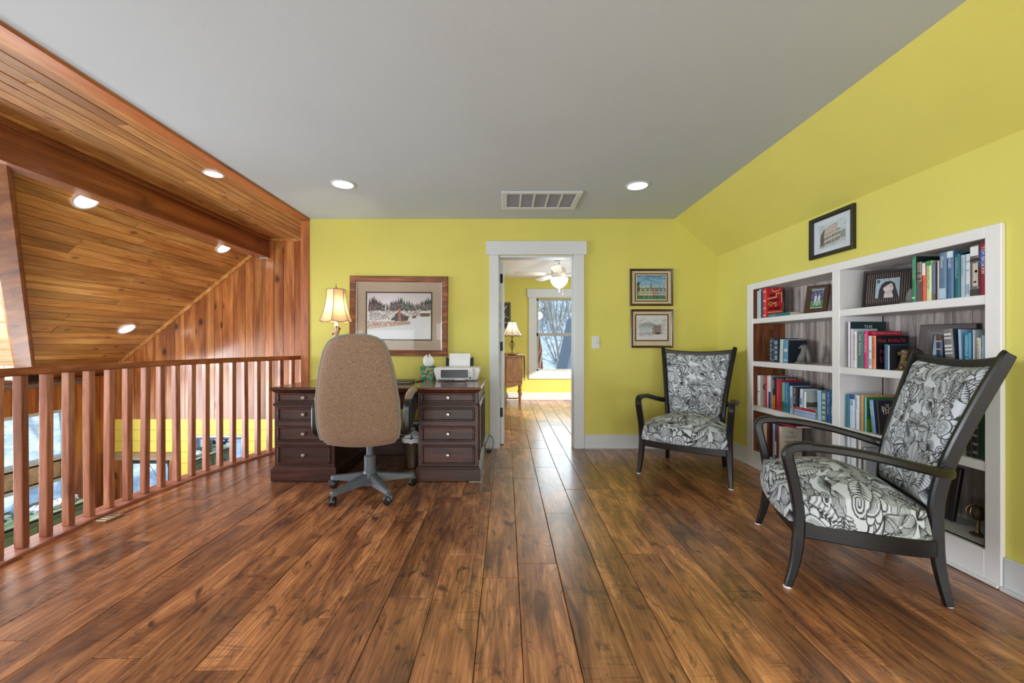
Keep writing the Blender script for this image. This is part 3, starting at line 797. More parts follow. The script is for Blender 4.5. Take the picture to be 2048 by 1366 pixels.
def shade_points(cx_, cy_, z0, z1, rb, rt, sides, scal, rot=0.0, n=9, per=6, bell=2.0):
    """Rings of a panelled bell shade; edges scalloped by scal at the bottom."""
    rings = []
    for i in range(n + 1):
        t = i / n; rr = rt + (rb - rt) * ((1 - t) ** bell)
        ring = []
        for s_ in range(sides):
            a0 = rot + 2 * PI * s_ / sides; a1 = rot + 2 * PI * (s_ + 1) / sides
            for k in range(per):
                f = k / per
                p = (math.cos(a0) * (1 - f) + math.cos(a1) * f, math.sin(a0) * (1 - f) + math.sin(a1) * f)
                bul = 1 - .05 * math.sin(PI * f)
                dip = scal * (1 - t) ** 3 * (1 - math.sin(PI * f))
                ring.append((cx_ + p[0] * rr * bul, cy_ + p[1] * rr * bul, z0 + (z1 - z0) * t - dip))
        rings.append(ring)
    return rings
def shade(parent, cx_, cy_, z0, z1, rb, rt, sides, scal, mat, trimm, rot=0.0, bell=2.0):
    rings = shade_points(cx_, cy_, z0, z1, rb, rt, sides, scal, rot, bell=bell)
    m = G(); m.loft(rings, cap=False); sh = m.obj('lamp_shade', mat, parent, True, world=True, angle=20)
    rib = G(); n = len(rings[0])
    for s_ in range(sides): rib.tube([Vector(r_[s_ * 6]) for r_ in rings], .0032, 5)
    rib.tube([Vector(p) for p in rings[0]], .0042, 5, True); rib.tube([Vector(p) for p in rings[-1]], .0042, 5, True)
    rib.obj('ribbing', trimm, sh, world=False); ch = sh.children[0]
    L = parent.location; ch.data.transform(Matrix.Translation((-L.x, -L.y, -L.z)))
    sp = G(); zt = z1 - .01
    for k in range(3):
        a = rot + 2 * PI * k / 3; sp.tube([(cx_, cy_, zt), (cx_ + rt * .95 * math.cos(a), cy_ + rt * .95 * math.sin(a), zt)], .0018, 4)
    sp.obj('spider', trimm, sh); sh.children[1].data.transform(Matrix.Translation((-L.x, -L.y, -L.z)))
    return sh
blx, bly = .115, 7.56
bl_ = thing('table_lamp', 'iron cage table lamp with white bell shade on the oak cabinet', 'lamp', (blx, bly, .902))
m = G(); m.lathe([(.001, .022), (.03, .02), (.075, .008), (.08, 0)], (blx, bly, .90), 18); m.obj('base', BLACKM, bl_, True, world=True)
m = G(); m.lathe([(.007, .01), (.007, .40)], (blx, bly, .90), 8); m.lathe([(.03, .33), (.03, .336)], (blx, bly, .90), 10)
m.obj('stem', BLACKM, bl_, world=True)
m = G()
for k in range(6):
    a = 2 * PI * k / 6; m.tube([(blx + (.006 + .042 * math.sin(PI * t) ) * math.cos(a + 2.5 * t), bly + (.006 + .042 * math.sin(PI * t)) * math.sin(a + 2.5 * t), .90 + .11 + .17 * t) for t in [q / 10 for q in range(11)]], .0035, 5)
m.obj('cage', BLACKM, bl_, world=True)
shade(bl_, blx, bly, 1.27, 1.53, .205, .075, 8, .012, shade_mat('white_shade_cloth', (250, 236, 220), .5), BLACKM, bell=1.7)
m = G(); m.lathe([(.004, 0), (.009, .012), (.004, .025), (.001, .035)], (blx, bly, 1.52), 8); m.obj('finial', BLACKM, bl_, True, world=True)
bl_.location.z += .002
lamp('bedroom_lamp_bulb', 'POINT', (blx, bly, 1.41), 1.6, (1, .86, .66), radius=.03)

# ---------------------------------------------------------------- outdoors: hillside, bare trees, flag, neighbouring roof
BRUSH, _n, _l, _p = new_mat('wintry_hillside')
g1 = _n.new('ShaderNodeNewGeometry'); z1 = _n.new('ShaderNodeTexNoise'); z1.inputs['Scale'].default_value = 1.6; z1.inputs['Detail'].default_value = 9; z1.inputs['Roughness'].default_value = .75
_l.new(g1.outputs['Position'], z1.inputs['Vector'])
rr_ = _n.new('ShaderNodeValToRGB'); e = rr_.color_ramp.elements
e[0].position = .34; e[0].color = lin4((140, 158, 182)); e[1].position = .66; e[1].color = lin4((226, 232, 240)); q_ = e.new(.5); q_.color = lin4((176, 192, 212))  # blue cast and haze of the outdoor light are put into this colour
_l.new(z1.outputs['Fac'], rr_.inputs['Fac']); _l.new(rr_.outputs['Color'], _p.inputs['Base Color']); _p.inputs['Roughness'].default_value = .95
m = G()
def hill(u, v):
    a = u * PI * 1.15 - .1; r_ = 14 + 44 * v
    x_, y_ = r_ * math.cos(a), r_ * math.sin(a)
    h = -6 + max(0, (r_ - 17)) * .36 + 1.3 * math.sin(x_ * .23) * math.sin(y_ * .19)
    return (x_, y_, min(h, 11))
m.grid(hill, 60, 30); tag(m.obj('hillside', BRUSH, None, True), kind='structure')
m = G(); m.box(-60, 60, -40, 60, -6.4, -6.1); tag(m.obj('ground', BRUSH), kind='structure')
BARK = plain('winter_bark', (124, 124, 130), rough=.9, var=.25, scale=5)
def bare_tree(seed):
    r2 = random.Random(seed); m = G()
    def branch(p, d, L, r_, lev):
        pts = [p]; q = p; dd_ = d
        nseg = 4 if lev < 2 else 2
        for k in range(nseg):
            dd_ = (dd_ + Vector((r2.uniform(-.22, .22), r2.uniform(-.22, .22), r2.uniform(-.05, .16)))).normalized(); q = q + dd_ * (L / nseg); pts.append(q)
        m.tube(pts, [r_ * (1 - .65 * k / nseg) for k in range(nseg + 1)], 5 if lev < 2 else 3)
        if lev >= 3: return
        for k in range((7, 6, 4)[lev]):
            t = r2.uniform(.3 if lev == 0 else .2, 1.0); i = min(int(t * nseg), nseg - 1)
            b = pts[i].lerp(pts[i + 1], t * nseg - i); a = r2.uniform(0, 2 * PI)
            nd = (dd_ * .7 + Vector((math.cos(a), math.sin(a), r2.uniform(.1, .7))) * .75).normalized()
            branch(b, nd, L * r2.uniform(.28, .42), r_ * .42, lev + 1)
    branch(Vector((0, 0, -.6)), Vector((0, 0, 1)), 8.5, .15, 0)
    return m
protos = []
for k in range(3):
    o = bare_tree(40 + k).obj('bare_tree', BARK); protos.append(o)
def hill_z(x_, y_):
    r_ = math.hypot(x_, y_); return min(-6 + max(0, (r_ - 17)) * .36 + 1.3 * math.sin(x_ * .23) * math.sin(y_ * .19), 11)
TREES = [(3.6, 24.0, 'tree left of the middle of the bedroom window, thin grey trunk'), (2.2, 33.0, 'distant leafless tree behind the flag, seen through the bedroom window'), (6.6, 30.0, 'leafless tree near the blue roof edge in the bedroom window'), (0.2, 27.0, 'leafless tree hidden mostly left of the bedroom window'),
         (-14.5, 13.5, 'leafless tree seen between the first and second balusters'), (-19.0, 11.0, 'leafless tree behind the upper left window, far left'), (-18.0, 18.5, 'leafless tree seen through the left window near its right jamb'), (-24.0, 21.0, 'distant pale tree in the left window, highest up the slope'), (-20.0, 26.0, 'leafless tree seen through the glazed lower door'), (-26.0, 14.5, 'distant leafless tree at the left end of the lower window')]
for k, (x_, y_, lab) in enumerate(TREES):
    o = protos[k] if k < 3 else protos[k % 3].copy()
    if k >= 3: COL.objects.link(o)
    o.location = (x_, y_, hill_z(x_, y_) - .3); o.rotation_euler = (0, 0, k * 1.3); s_ = (1.0, 1.15, .9, 1.05)[k % 4]; o.scale = (s_ * .8, s_ * .8, s_ * 1.25)
    tag(o, lab, 'tree', 'bare trees on the hillside')
# undergrowth on the slope: nobody could count the stems
r3 = random.Random(5); m = G()
for k in range(9500):
    a = r3.uniform(.16, 1.04) * PI; r_ = r3.uniform(16, 46); x_, y_ = r_ * math.cos(a), r_ * math.sin(a); z_ = hill_z(x_, y_) - .2
    if min(math.hypot(x_ - q[0], y_ - q[1]) for q in TREES) < (4.2 if x_ > -6 else 3.8): continue
    h = r3.uniform(1.2, 6.5) * (1 if r3.random() < .5 else .5); lx_, ly_ = r3.uniform(-.35, .35) * h, r3.uniform(-.35, .35) * h; w = r3.uniform(.012, .055)
    m.tube([(x_, y_, z_), (x_ + lx_ * .4, y_ + ly_ * .4, z_ + h * .55), (x_ + lx_, y_ + ly_, z_ + h)], [w, w * .7, w * .25], 3)
    for q in range(2):
        t = r3.uniform(.4, .8); bx0, by0, bz0 = x_ + lx_ * t, y_ + ly_ * t, z_ + h * t; m.tube([(bx0, by0, bz0), (bx0 + r3.uniform(-.3, .3) * h, by0 + r3.uniform(-.3, .3) * h, bz0 + r3.uniform(.05, .4) * h)], [w * .5, w * .2], 3)
tag(m.obj('undergrowth', plain('brush_stems', (104, 108, 118), rough=.95, var=.4, scale=.6)), 'thicket of thin leafless stems covering the hillside outside', 'undergrowth', kind='stuff')
# flag on a slanted pole outside the bedroom window
fl = thing('flag', 'furled striped red and white flag outside the bedroom window', 'flag', (.66, 8.35, 0.2))
m = G(); m.tube([(.60, 8.12, .97), (.72, 8.62, 1.62)], .013, 8); m.obj('pole', WHT, fl, True, world=True)
m = G(); vs = []; cols = []; fs = []
nu, nv = 26, 30
for i in range(nu + 1):
    for j in range(nv + 1):
        u, v = i / nu, j / nv
        fold = .018 * math.sin(u * 20 + v * 2) * (1 + v)
        x_ = .655 + (u - .5) * (.06 + .20 * v) + .02 * math.sin(v * 5) + .02; y_ = 8.44 + fold; z_ = 1.36 - .72 * v - .06 * u
        vs.append((x_, y_, z_)); cols.append(lin4((196, 52, 62)) if int((u * 5.2 + v * 4.2)) % 2 == 0 else lin4((236, 230, 232)))
for i in range(nu):
    for j in range(nv):
        a = i * (nv + 1) + j; fs.append((a, a + nv + 1, a + nv + 2, a + 1))
m.add(vs, fs); ob = m.obj('cloth', printed(), fl, True, colors=cols, world=True)
# neighbouring roof edge
nb = thing('shed_roof', 'blue grey sloping roof edge outside the bedroom window', 'roof', (3.6, 12.0, 0))
SHN = plain('blue_shingle', (104, 120, 144), rough=.8, var=.15, scale=30)
m = G(); m.prism([(2.06, 1.85), (1.53, -.6), (4.0, -.6), (4.0, 1.85)], 'Y', 11.2, 13.0); m.obj('gable_wall', plain('blue_siding', (122, 140, 164), rough=.7), nb, world=True)
m = G(); m.prism([(2.00, 1.92), (1.42, -.75), (1.50, -.75), (2.08, 1.92)], 'Y', 11.0, 13.1); m.obj('barge_board', SHN, nb, world=True)

# ---------------------------------------------------------------- ceiling fittings
def downlight(label, loc, nrm, r_=.1):
    t = thing('recessed_light', label, 'ceiling light', loc, 0, None)
    q = Vector((0, 0, -1)).rotation_difference(Vector(nrm)).to_matrix()
    for nm, prof, mat, h in (('trim_ring', [(r_, 0), (r_, .004), (r_ * .82, .007), (r_ * .78, .001), (r_ * .78, .0002)], WHT, 0), ('lens', [(r_ * .79, .001), (.001, .003)], LENS, 0)):
        m = G(); m.lathe(prof, (0, 0, 0), 28, cap=(nm == 'lens')); vs = [q @ Vector((x_, y_, -z_)) for x_, y_, z_ in m.v]; m.v = [tuple(p) for p in vs]; m.obj(nm, mat, t, True)
    return t
downlight('recessed white ceiling light above the framed snow scene', (-1.356, 3.327, ZC - .0006), (0, 0, -1))
downlight('recessed white ceiling light right of the ceiling vent', (1.104, 3.358, ZC - .0006), (0, 0, -1))
sn = (.816, 0, -1)
def onslope(x_, y_): return (x_ + .0, y_, zslope(x_) - .0075)
downlight('recessed light in sloped boards near the left rafter, below the beam', onslope(-3.215, 3.063), sn, .09)
downlight('small recessed light at the far end of the big beam', onslope(-3.215, 4.562), sn, .09)
downlight('lowest recessed light on the sloped board ceiling', onslope(-4.343, 4.583), sn, .09)
downlight('recessed light half hidden by the orange fascia board', (-2.266, 3.10, 2.4285), (0, 0, -1), .072)

vx0, vx1, vy0, vy1 = -.039, .674, 3.48, 3.926
vent = thing('ceiling_vent', 'white return air grille with five panels in the ceiling', 'vent', ((vx0 + vx1) / 2, (vy0 + vy1) / 2, ZC))
part('frame', WHT, vent, (vx0, vx1, vy0, vy0 + .05, ZC - .012, ZC), (vx0, vx1, vy1 - .05, vy1, ZC - .012, ZC), (vx0, vx0 + .05, vy0 + .05, vy1 - .05, ZC - .012, ZC), (vx1 - .05, vx1, vy0 + .05, vy1 - .05, ZC - .012, ZC), b=.004)
part('backing', plain('filter_grey', (120, 120, 124), rough=.9), vent, (vx0 + .05, vx1 - .05, vy0 + .05, vy1 - .05, ZC - .002, ZC), b=0)
pw = (vx1 - vx0 - .1) / 5
for k in range(1, 5): part('divider', WHT, vent, (vx0 + .05 + k * pw - .009, vx0 + .05 + k * pw + .009, vy0 + .05, vy1 - .05, ZC - .011, ZC - .002), b=.002)
m = G(); n_ = 26
for k in range(n_):
    y = vy0 + .055 + (vy1 - vy0 - .11) * k / n_; m.prism([(y, ZC - .009), (y + .009, ZC - .003), (y + .0085, ZC - .0022), (y - .0005, ZC - .0082)], 'X', vx0 + .05, vx1 - .05)
o = m.obj('louvres', plain('louvre_white', (200, 200, 204), rough=.5), vent, world=True); o['kind'] = 'stuff'

# ---------------------------------------------------------------- wall switch
sw = thing('light_switch', 'white toggle light switch right of the doorway', 'switch', (.955, D, 1.135))
part('plate', WHT, sw, (.915, .995, D - .006, D, 1.06, 1.195), b=.003); part('toggle', WHT, sw, (.95, .96, D - .018, D - .005, 1.115, 1.14), b=.002)
part('screw', plain('screw', (180, 180, 180), metal=.8), sw, (.952, .958, D - .0075, D - .005, 1.165, 1.171), (.952, .958, D - .0075, D - .005, 1.083, 1.089), b=.001)
# ---------------------------------------------------------------- drawing of flat prints (pictures, fabric) into colour arrays
class Canvas:
    def __init__(s, w, h, col):
        s.w, s.h = w, h; s.a = np.empty((h, w, 3), np.float32); s.a[:] = col
        s.yy, s.xx = np.mgrid[0:h, 0:w].astype(np.float32)
    def _box(s, x0, x1, y0, y1):
        return max(int(x0), 0), min(int(x1) + 2, s.w), max(int(y0), 0), min(int(y1) + 2, s.h)
    def fill(s, pts, col, alpha=1.0):
        P = np.asarray([(p[0], p[1]) for p in pts], np.float32)
        x0, x1, y0, y1 = s._box(P[:, 0].min(), P[:, 0].max(), P[:, 1].min(), P[:, 1].max())
        if x0 >= x1 or y0 >= y1: return
        X = s.xx[y0:y1, x0:x1]; Y = s.yy[y0:y1, x0:x1]; ins = np.zeros(X.shape, bool)
        for (ax, ay), (bx_, by_) in zip(P, np.roll(P, -1, 0)):
            if ay == by_: continue
            c = ((ay > Y) != (by_ > Y)) & (X < (bx_ - ax) * (Y - ay) / (by_ - ay) + ax); ins ^= c
        r_ = s.a[y0:y1, x0:x1]; r_[ins] = r_[ins] * (1 - alpha) + np.asarray(col, np.float32) * alpha
    def stroke(s, pts, w, col, alpha=1.0, close=False, w1=None):
        P = [(float(p[0]), float(p[1])) for p in pts]
        if close: P.append(P[0])
        n = len(P) - 1; c = np.asarray(col, np.float32)
        for i in range(n):
            ww = w if w1 is None else w + (w1 - w) * i / max(n - 1, 1)
            (ax, ay), (bx_, by_) = P[i], P[i + 1]; h = ww / 2 + 1
            x0, x1, y0, y1 = s._box(min(ax, bx_) - h, max(ax, bx_) + h, min(ay, by_) - h, max(ay, by_) + h)
            if x0 >= x1 or y0 >= y1: continue
            X = s.xx[y0:y1, x0:x1] - ax; Y = s.yy[y0:y1, x0:x1] - ay; dx, dy = bx_ - ax, by_ - ay
            t = np.clip((X * dx + Y * dy) / (dx * dx + dy * dy + 1e-9), 0, 1)
            d = np.hypot(X - t * dx, Y - t * dy); k = (np.clip(ww / 2 + .5 - d, 0, 1) * alpha)[..., None]
            s.a[y0:y1, x0:x1] = s.a[y0:y1, x0:x1] * (1 - k) + c * k
    def ell(s, cx, cy, rx, ry, n=20, a0=0, rot=0.0):
        return [(cx + rx * math.cos(t) * math.cos(rot) - ry * math.sin(t) * math.sin(rot), cy + rx * math.cos(t) * math.sin(rot) + ry * math.sin(t) * math.cos(rot)) for t in [a0 + 2 * PI * k / n for k in range(n)]]
    def vgrad(s, y0, y1, c0, c1):
        t = np.clip((np.arange(int(y0), int(y1)) - y0) / max(y1 - y0, 1), 0, 1)[:, None, None]
        s.a[int(y0):int(y1)] = np.asarray(c0) * (1 - t) + np.asarray(c1) * t
    def speckle(s, amt, rs, y0=0, y1=None):
        y1 = y1 or s.h; s.a[y0:y1] += (rs.rand(y1 - y0, s.w, 1).astype(np.float32) - .5) * amt
    def sample(s, nu, nv, soft=False):
        """Linear RGBA at (nu+1) x (nv+1) points; u to the right, v upwards; index i*(nv+1)+j."""
        iu = np.clip((np.arange(nu + 1) / nu * (s.w - 1)).round().astype(int), 0, s.w - 1)
        iv = np.clip(((1 - np.arange(nv + 1) / nv) * (s.h - 1)).round().astype(int), 0, s.h - 1)
        A = s.a; A = (A + np.roll(A, 1, 0) + np.roll(A, 1, 1) + np.roll(np.roll(A, 1, 0), 1, 1)) / 4 if soft else A
        c = np.clip(A[iv][:, iu], 0, 255) / 255.0
        c = np.where(c <= .04045, c / 12.92, ((c + .055) / 1.055) ** 2.4).transpose(1, 0, 2).reshape(-1, 3)
        return np.concatenate([c, np.ones((len(c), 1))], 1)

def grid_object(name, fn, nu, nv, cols, mat, parent, smooth=True):
    u, v = np.meshgrid(np.arange(nu + 1) / nu, np.arange(nv + 1) / nv, indexing='ij')
    P = fn(u.ravel(), v.ravel()); P = np.stack(P, 1).astype(np.float32)
    me = bpy.data.meshes.new(name)
    me.vertices.add(len(P)); me.vertices.foreach_set('co', P.ravel())
    i, j = np.meshgrid(np.arange(nu), np.arange(nv), indexing='ij'); a = (i * (nv + 1) + j).ravel()
    q = np.stack([a, a + nv + 1, a + nv + 2, a + 1], 1).astype(np.int32)
    me.loops.add(q.size); me.loops.foreach_set('vertex_index', q.ravel())
    me.polygons.add(len(q)); me.polygons.foreach_set('loop_start', np.arange(0, q.size, 4, dtype=np.int32))
    me.update(calc_edges=True); me.validate()
    if smooth: me.polygons.foreach_set('use_smooth', [True] * len(me.polygons))
    return link_mesh(name, me, mat, parent, False, cols)

rs = np.random.RandomState(3)
# --- snow scene with cabin
def art_cabin():
    c = Canvas(300, 216, (226, 222, 222)); r_ = random.Random(2)
    c.vgrad(0, 60, (204, 196, 202), (226, 220, 222))
    for k in range(240):   # dark evergreens
        x = r_.uniform(8, 300); h = r_.uniform(20, 52) * (.8 + .3 * math.sin(x * .05)); b = 70 + r_.uniform(-6, 14)
        t = r_.uniform(0, 1); col = (58 + 40 * t - 22 * (x > 150), 50 + 12 * t + 14 * (x > 150), 56 + 10 * t)
        c.fill([(x - h * .13, b), (x + h * .13, b), (x, b - h)], col)
    for k in range(1500):  # snowy brush
        x = r_.uniform(10, 300); y = r_.uniform(52, 132 - (x - 10) * .11); g_ = r_.choice([(150, 138, 142), (120, 104, 106), (188, 180, 182), (92, 78, 78), (96, 96, 84)])
        l_ = r_.uniform(2, 7); a = r_.uniform(-2.4, -.7); c.stroke([(x, y), (x + l_ * math.cos(a), y + l_ * math.sin(a))], 1.6, g_, .8)
    c.fill([(0, 138), (110, 128), (300, 106), (300, 216), (0, 216)], (224, 226, 230))
    for k in range(900):   # dry grass
        x = r_.uniform(0, 200); y = r_.uniform(134, 170 - x * .12); t = r_.random()
        c.stroke([(x, y), (x + r_.uniform(-1, 6), y - r_.uniform(1, 4))], 1.4, (150 + 50 * t, 104 + 50 * t, 78 + 50 * t), .7)
    c.fill([(130, 132), (130, 104), (150, 82), (172, 104), (172, 132)], (66, 74, 84))
    for k in range(9): c.stroke([(131, 100 + k * 3.6), (171, 100 + k * 3.6)], .9, (116, 120, 126))
    c.fill([(112, 122), (132, 106), (132, 128), (112, 128)], (84, 78, 80)); c.fill([(172, 104), (198, 108), (190, 128), (172, 130)], (92, 72, 58))
    c.stroke([(104, 112), (150, 80), (200, 106)], 3, (236, 236, 238))
    c.fill([(146, 132), (147, 70), (157, 70), (160, 132)], (176, 116, 96)); c.stroke([(147, 70), (157, 70)], 2, (120, 70, 56))
    c.fill([(212, 118), (212, 104), (230, 102), (230, 116)], (120, 94, 70)); c.stroke([(209, 104), (233, 101)], 2.5, (238, 238, 240))
    c.fill([(252, 110), (252, 90), (294, 90), (294, 108)], (116, 88, 66)); c.fill([(248, 92), (254, 84), (292, 84), (298, 92)], (240, 240, 242))
    c.speckle(16, rs); return c
def art_houses():
    c = Canvas(200, 164, (240, 232, 206)); r_ = random.Random(4)
    c.vgrad(4, 80, (60, 118, 168), (150, 188, 208))
    for k in range(60):
        x, y = r_.uniform(0, 200), r_.uniform(12, 54); c.fill(c.ell(x, y, r_.uniform(6, 20), r_.uniform(2, 5), 10), (196, 214, 224), .25)
    for k in range(60):
        x = r_.uniform(0, 200); h = r_.uniform(4, 20); t = r_.uniform(130, 190); c.fill([(x, 92), (x, 86 - h), (x + r_.uniform(4, 9), 86 - h), (x + 8, 92)], (t, t + 6, t + 14), .8)
    c.fill([(92, 90), (94, 60), (98, 50), (102, 60), (104, 90)], (90, 110, 130))
    c.fill([(0, 150), (0, 84), (200, 84), (200, 150)], (92, 104, 84), .8)
    cols = [(196, 190, 150), (190, 204, 166), (206, 198, 170), (188, 150, 128), (170, 170, 186), (186, 190, 204)]
    for k in range(6):
        x = 20 + k * 29; col = cols[k]; b = 148 - (k == 0) * 6
        c.fill([(x, b), (x, 104), (x + 12, 84), (x + 25, 104), (x + 25, b)], col); c.stroke([(x - 1, 106), (x + 12, 83), (x + 26, 106)], 2, (70, 66, 70))
        for yy in (100, 114, 130):
            for xx in (5, 12, 19): c.fill([(x + xx - 2, yy + 8), (x + xx - 2, yy), (x + xx + 2, yy), (x + xx + 2, yy + 8)], (60, 62, 76))
        c.stroke([(x, 111), (x + 25, 111)], 1.3, (236, 232, 220)); c.stroke([(x, 126), (x + 25, 126)], 1.3, (236, 232, 220))
    for k in range(160):
        x = r_.uniform(0, 200); y = r_.uniform(136, 150); c.fill(c.ell(x, y, 4, 3, 7), r_.choice([(52, 92, 52), (74, 120, 60), (40, 70, 50)]))
    for k in range(40): c.fill(c.ell(r_.uniform(0, 22), r_.uniform(50, 110), 6, 5, 7), (44, 74, 54))
    c.fill([(0, 148), (200, 144), (200, 160), (0, 160)], (66, 130, 84))
    c.a[:5] = (240, 232, 206); c.a[-6:] = (240, 232, 206); c.a[:, :5] = (240, 232, 206); c.a[:, -5:] = (240, 232, 206)
    c.speckle(24, rs, 6, 158); return c
def art_town():
    c = Canvas(200, 154, (214, 214, 216)); r_ = random.Random(6)
    for k in range(130):
        x, y = r_.uniform(20, 180), r_.uniform(20, 120); t = r_.uniform(160, 205); c.fill(c.ell(x, y, r_.uniform(8, 22), r_.uniform(2, 6), 9), (t - 6, t + 2, t + 4), .3)
    c.fill([(20, 70), (50, 46), (90, 44), (128, 62), (128, 72)], (142, 150, 152), .8); c.stroke([(20, 70), (50, 46), (90, 44), (128, 62)], 1.2, (80, 84, 86))
    c.fill([(28, 98), (28, 76), (110, 78), (106, 98)], (186, 196, 200)); c.stroke([(28, 76), (110, 78)], 1.5, (96, 100, 104))
    c.fill([(106, 118), (106, 84), (118, 62), (160, 60), (164, 116)], (150, 132, 122)); c.stroke([(104, 84), (118, 60), (162, 58)], 2.2, (70, 62, 60))
    for yy in (72, 88, 102):
        for xx in range(122, 158, 9): c.fill([(xx, yy + 8), (xx, yy), (xx + 4, yy), (xx + 4, yy + 8)], (66, 60, 62))
    c.fill([(124, 118), (124, 108), (154, 108), (154, 118)], (54, 50, 52))
    for k in range(380):
        x, y = (r_.uniform(8, 34), r_.uniform(30, 126)) if k % 3 == 0 else ((r_.uniform(166, 190), r_.uniform(24, 120)) if k % 3 == 1 else (r_.uniform(24, 108), r_.uniform(100, 134)))
        t = r_.uniform(90, 170); c.stroke([(x, y), (x + r_.uniform(-4, 4), y - r_.uniform(1, 6))], 1.2, (t, t + 4, t + 4), .7)
    for k in range(12): x = 34 + k * 6; c.fill([(x, 116), (x, 106), (x + 4, 106), (x + 4, 116)], (206, 200, 196)); c.stroke([(x, 116), (x, 106), (x + 4, 106), (x + 4, 116)], .8, (110, 104, 104))
    c.speckle(14, rs); return c
def art_arena():
    c = Canvas(180, 136, (200, 208, 216)); r_ = random.Random(8)
    for k in range(90):
        x, y = r_.choice([(r_.uniform(0, 40), r_.uniform(10, 50)), (r_.uniform(110, 180), r_.uniform(0, 70))]); c.stroke([(x, y), (x + r_.uniform(4, 14), y - r_.uniform(-3, 5))], 3, (136, 156, 178), .45)
    c.fill([(14, 120), (16, 60), (36, 34), (70, 22), (112, 16), (120, 20), (122, 44), (146, 52), (148, 102), (120, 112)], (188, 182, 176))
    c.fill([(16, 60), (36, 34), (46, 32), (40, 62), (38, 112), (14, 118)], (92, 92, 96))
    c.fill([(40, 46), (60, 34), (112, 26), (114, 36), (60, 46), (42, 56)], (196, 162, 158), .7)
    for k, (yb, h) in enumerate(((46, 5), (68, 13), (92, 14))):
        for q in range(13):
            t = q / 12; x = 20 + 118 * t ** .85; y = yb + 12 * (1 - t) ** 2 - 4 * t + 6
            if k == 0: c.fill(c.ell(x, y, 1.6, 2.2, 6), (70, 70, 74)); continue
            c.fill([(x - 2.4, y + h * .5), (x - 2.4, y - h * .3), (x, y - h * .5), (x + 2.4, y - h * .3), (x + 2.4, y + h * .5)], (48, 48, 54))
    for yb in (56, 80, 106): c.stroke([(18 + 10 * q, yb + 12 * (1 - q / 12) ** 2 - 4 * q / 12) for q in range(13)], 1.5, (80, 82, 88))
    c.stroke([(16, 60), (36, 34), (70, 22), (112, 16), (121, 22), (122, 44), (146, 52), (148, 102)], 1.6, (74, 76, 82))
    c.fill([(148, 100), (148, 66), (176, 60), (176, 98)], (122, 134, 132), .8)
    for k in range(260):
        x = r_.uniform(6, 176); y = r_.uniform(108, 130) - (x - 6) * .06; t = r_.uniform(90, 170); c.stroke([(x, y), (x + r_.uniform(2, 8), y - 1)], 1.5, (t, t + 4, t + 8), .6)
    c.speckle(18, rs); return c
def art_portrait():
    c = Canvas(150, 180, (170, 190, 198)); r_ = random.Random(9)
    for k in range(120): c.fill(c.ell(r_.uniform(0, 150), r_.uniform(0, 60), r_.uniform(2, 8), r_.uniform(1, 4), 8), r_.choice([(196, 210, 216), (140, 164, 172), (120, 140, 150), (206, 204, 190)]), .5)
    c.fill([(6, 10), (24, 8), (26, 40), (8, 42)], (60, 90, 130))
    H = (44, 40, 42)
    c.fill([(20, 180), (22, 110), (36, 56), (60, 30), (94, 28), (118, 50), (126, 90), (136, 130), (146, 180)], H)
    c.fill([(46, 180), (60, 132), (104, 132), (118, 180)], (214, 206, 206))
    c.fill(c.ell(80, 88, 32, 44, 30), (222, 212, 210)); c.fill([(60, 120), (104, 120), (100, 150), (62, 150)], (206, 196, 194))
    c.fill([(46, 92), (48, 60), (66, 40), (100, 42), (84, 58), (60, 72)], H); c.fill([(100, 42), (114, 66), (114, 110), (108, 74)], H)
    c.fill([(30, 180), (36, 120), (48, 100), (54, 140), (56, 180)], H); c.fill([(112, 180), (110, 120), (116, 100), (130, 150), (134, 180)], H)
    for ex in (66, 96):
        c.fill(c.ell(ex, 84, 6.5, 3.2, 12), (244, 242, 242)); c.fill(c.ell(ex, 84, 3, 3, 10), (34, 28, 28)); c.stroke([(ex - 7, 82), (ex, 79), (ex + 7, 82)], 1.6, (50, 44, 44)); c.stroke([(ex - 8, 74), (ex, 71), (ex + 8, 74)], 2.2, (66, 58, 58))
    c.stroke([(82, 86), (85, 100), (79, 103)], 1.5, (176, 160, 158)); c.fill([(64, 110), (80, 114), (98, 109), (90, 121), (74, 122)], (120, 70, 74)); c.fill([(67, 111), (80, 114), (95, 110), (88, 117), (75, 118)], (250, 248, 246))
    c.speckle(10, rs); return c
def art_field():
    c = Canvas(90, 130, (70, 80, 110)); r_ = random.Random(10)
    for k in range(260): c.fill(c.ell(r_.uniform(0, 90), r_.uniform(0, 74), 3, 3, 6), r_.choice([(190, 200, 220), (60, 70, 100), (110, 120, 150), (30, 34, 50)]), .7)
    c.vgrad(78, 130, (90, 140, 96), (80, 128, 60))
    for x, s_ in ((34, 1.0), (58, .85)):
        c.fill([(x - 8 * s_, 80), (x - 7 * s_, 44), (x + 7 * s_, 44), (x + 8 * s_, 80)], (216, 224, 240)); c.fill(c.ell(x, 36, 6 * s_, 8 * s_, 12), (196, 150, 126)); c.stroke([(x - 4, 80), (x - 8, 112)], 5, (230, 230, 240)); c.stroke([(x + 4, 80), (x + 8, 110)], 5, (230, 230, 240))
    c.speckle(20, rs); return c
def art_lake():
    c = Canvas(100, 130, (150, 176, 204)); c.vgrad(0, 100, (140, 170, 204), (186, 204, 222)); c.fill([(0, 104), (40, 92), (100, 100), (100, 130), (0, 130)], (70, 104, 140)); c.fill([(30, 104), (44, 84), (56, 104)], (150, 90, 80)); c.speckle(8, rs); return c
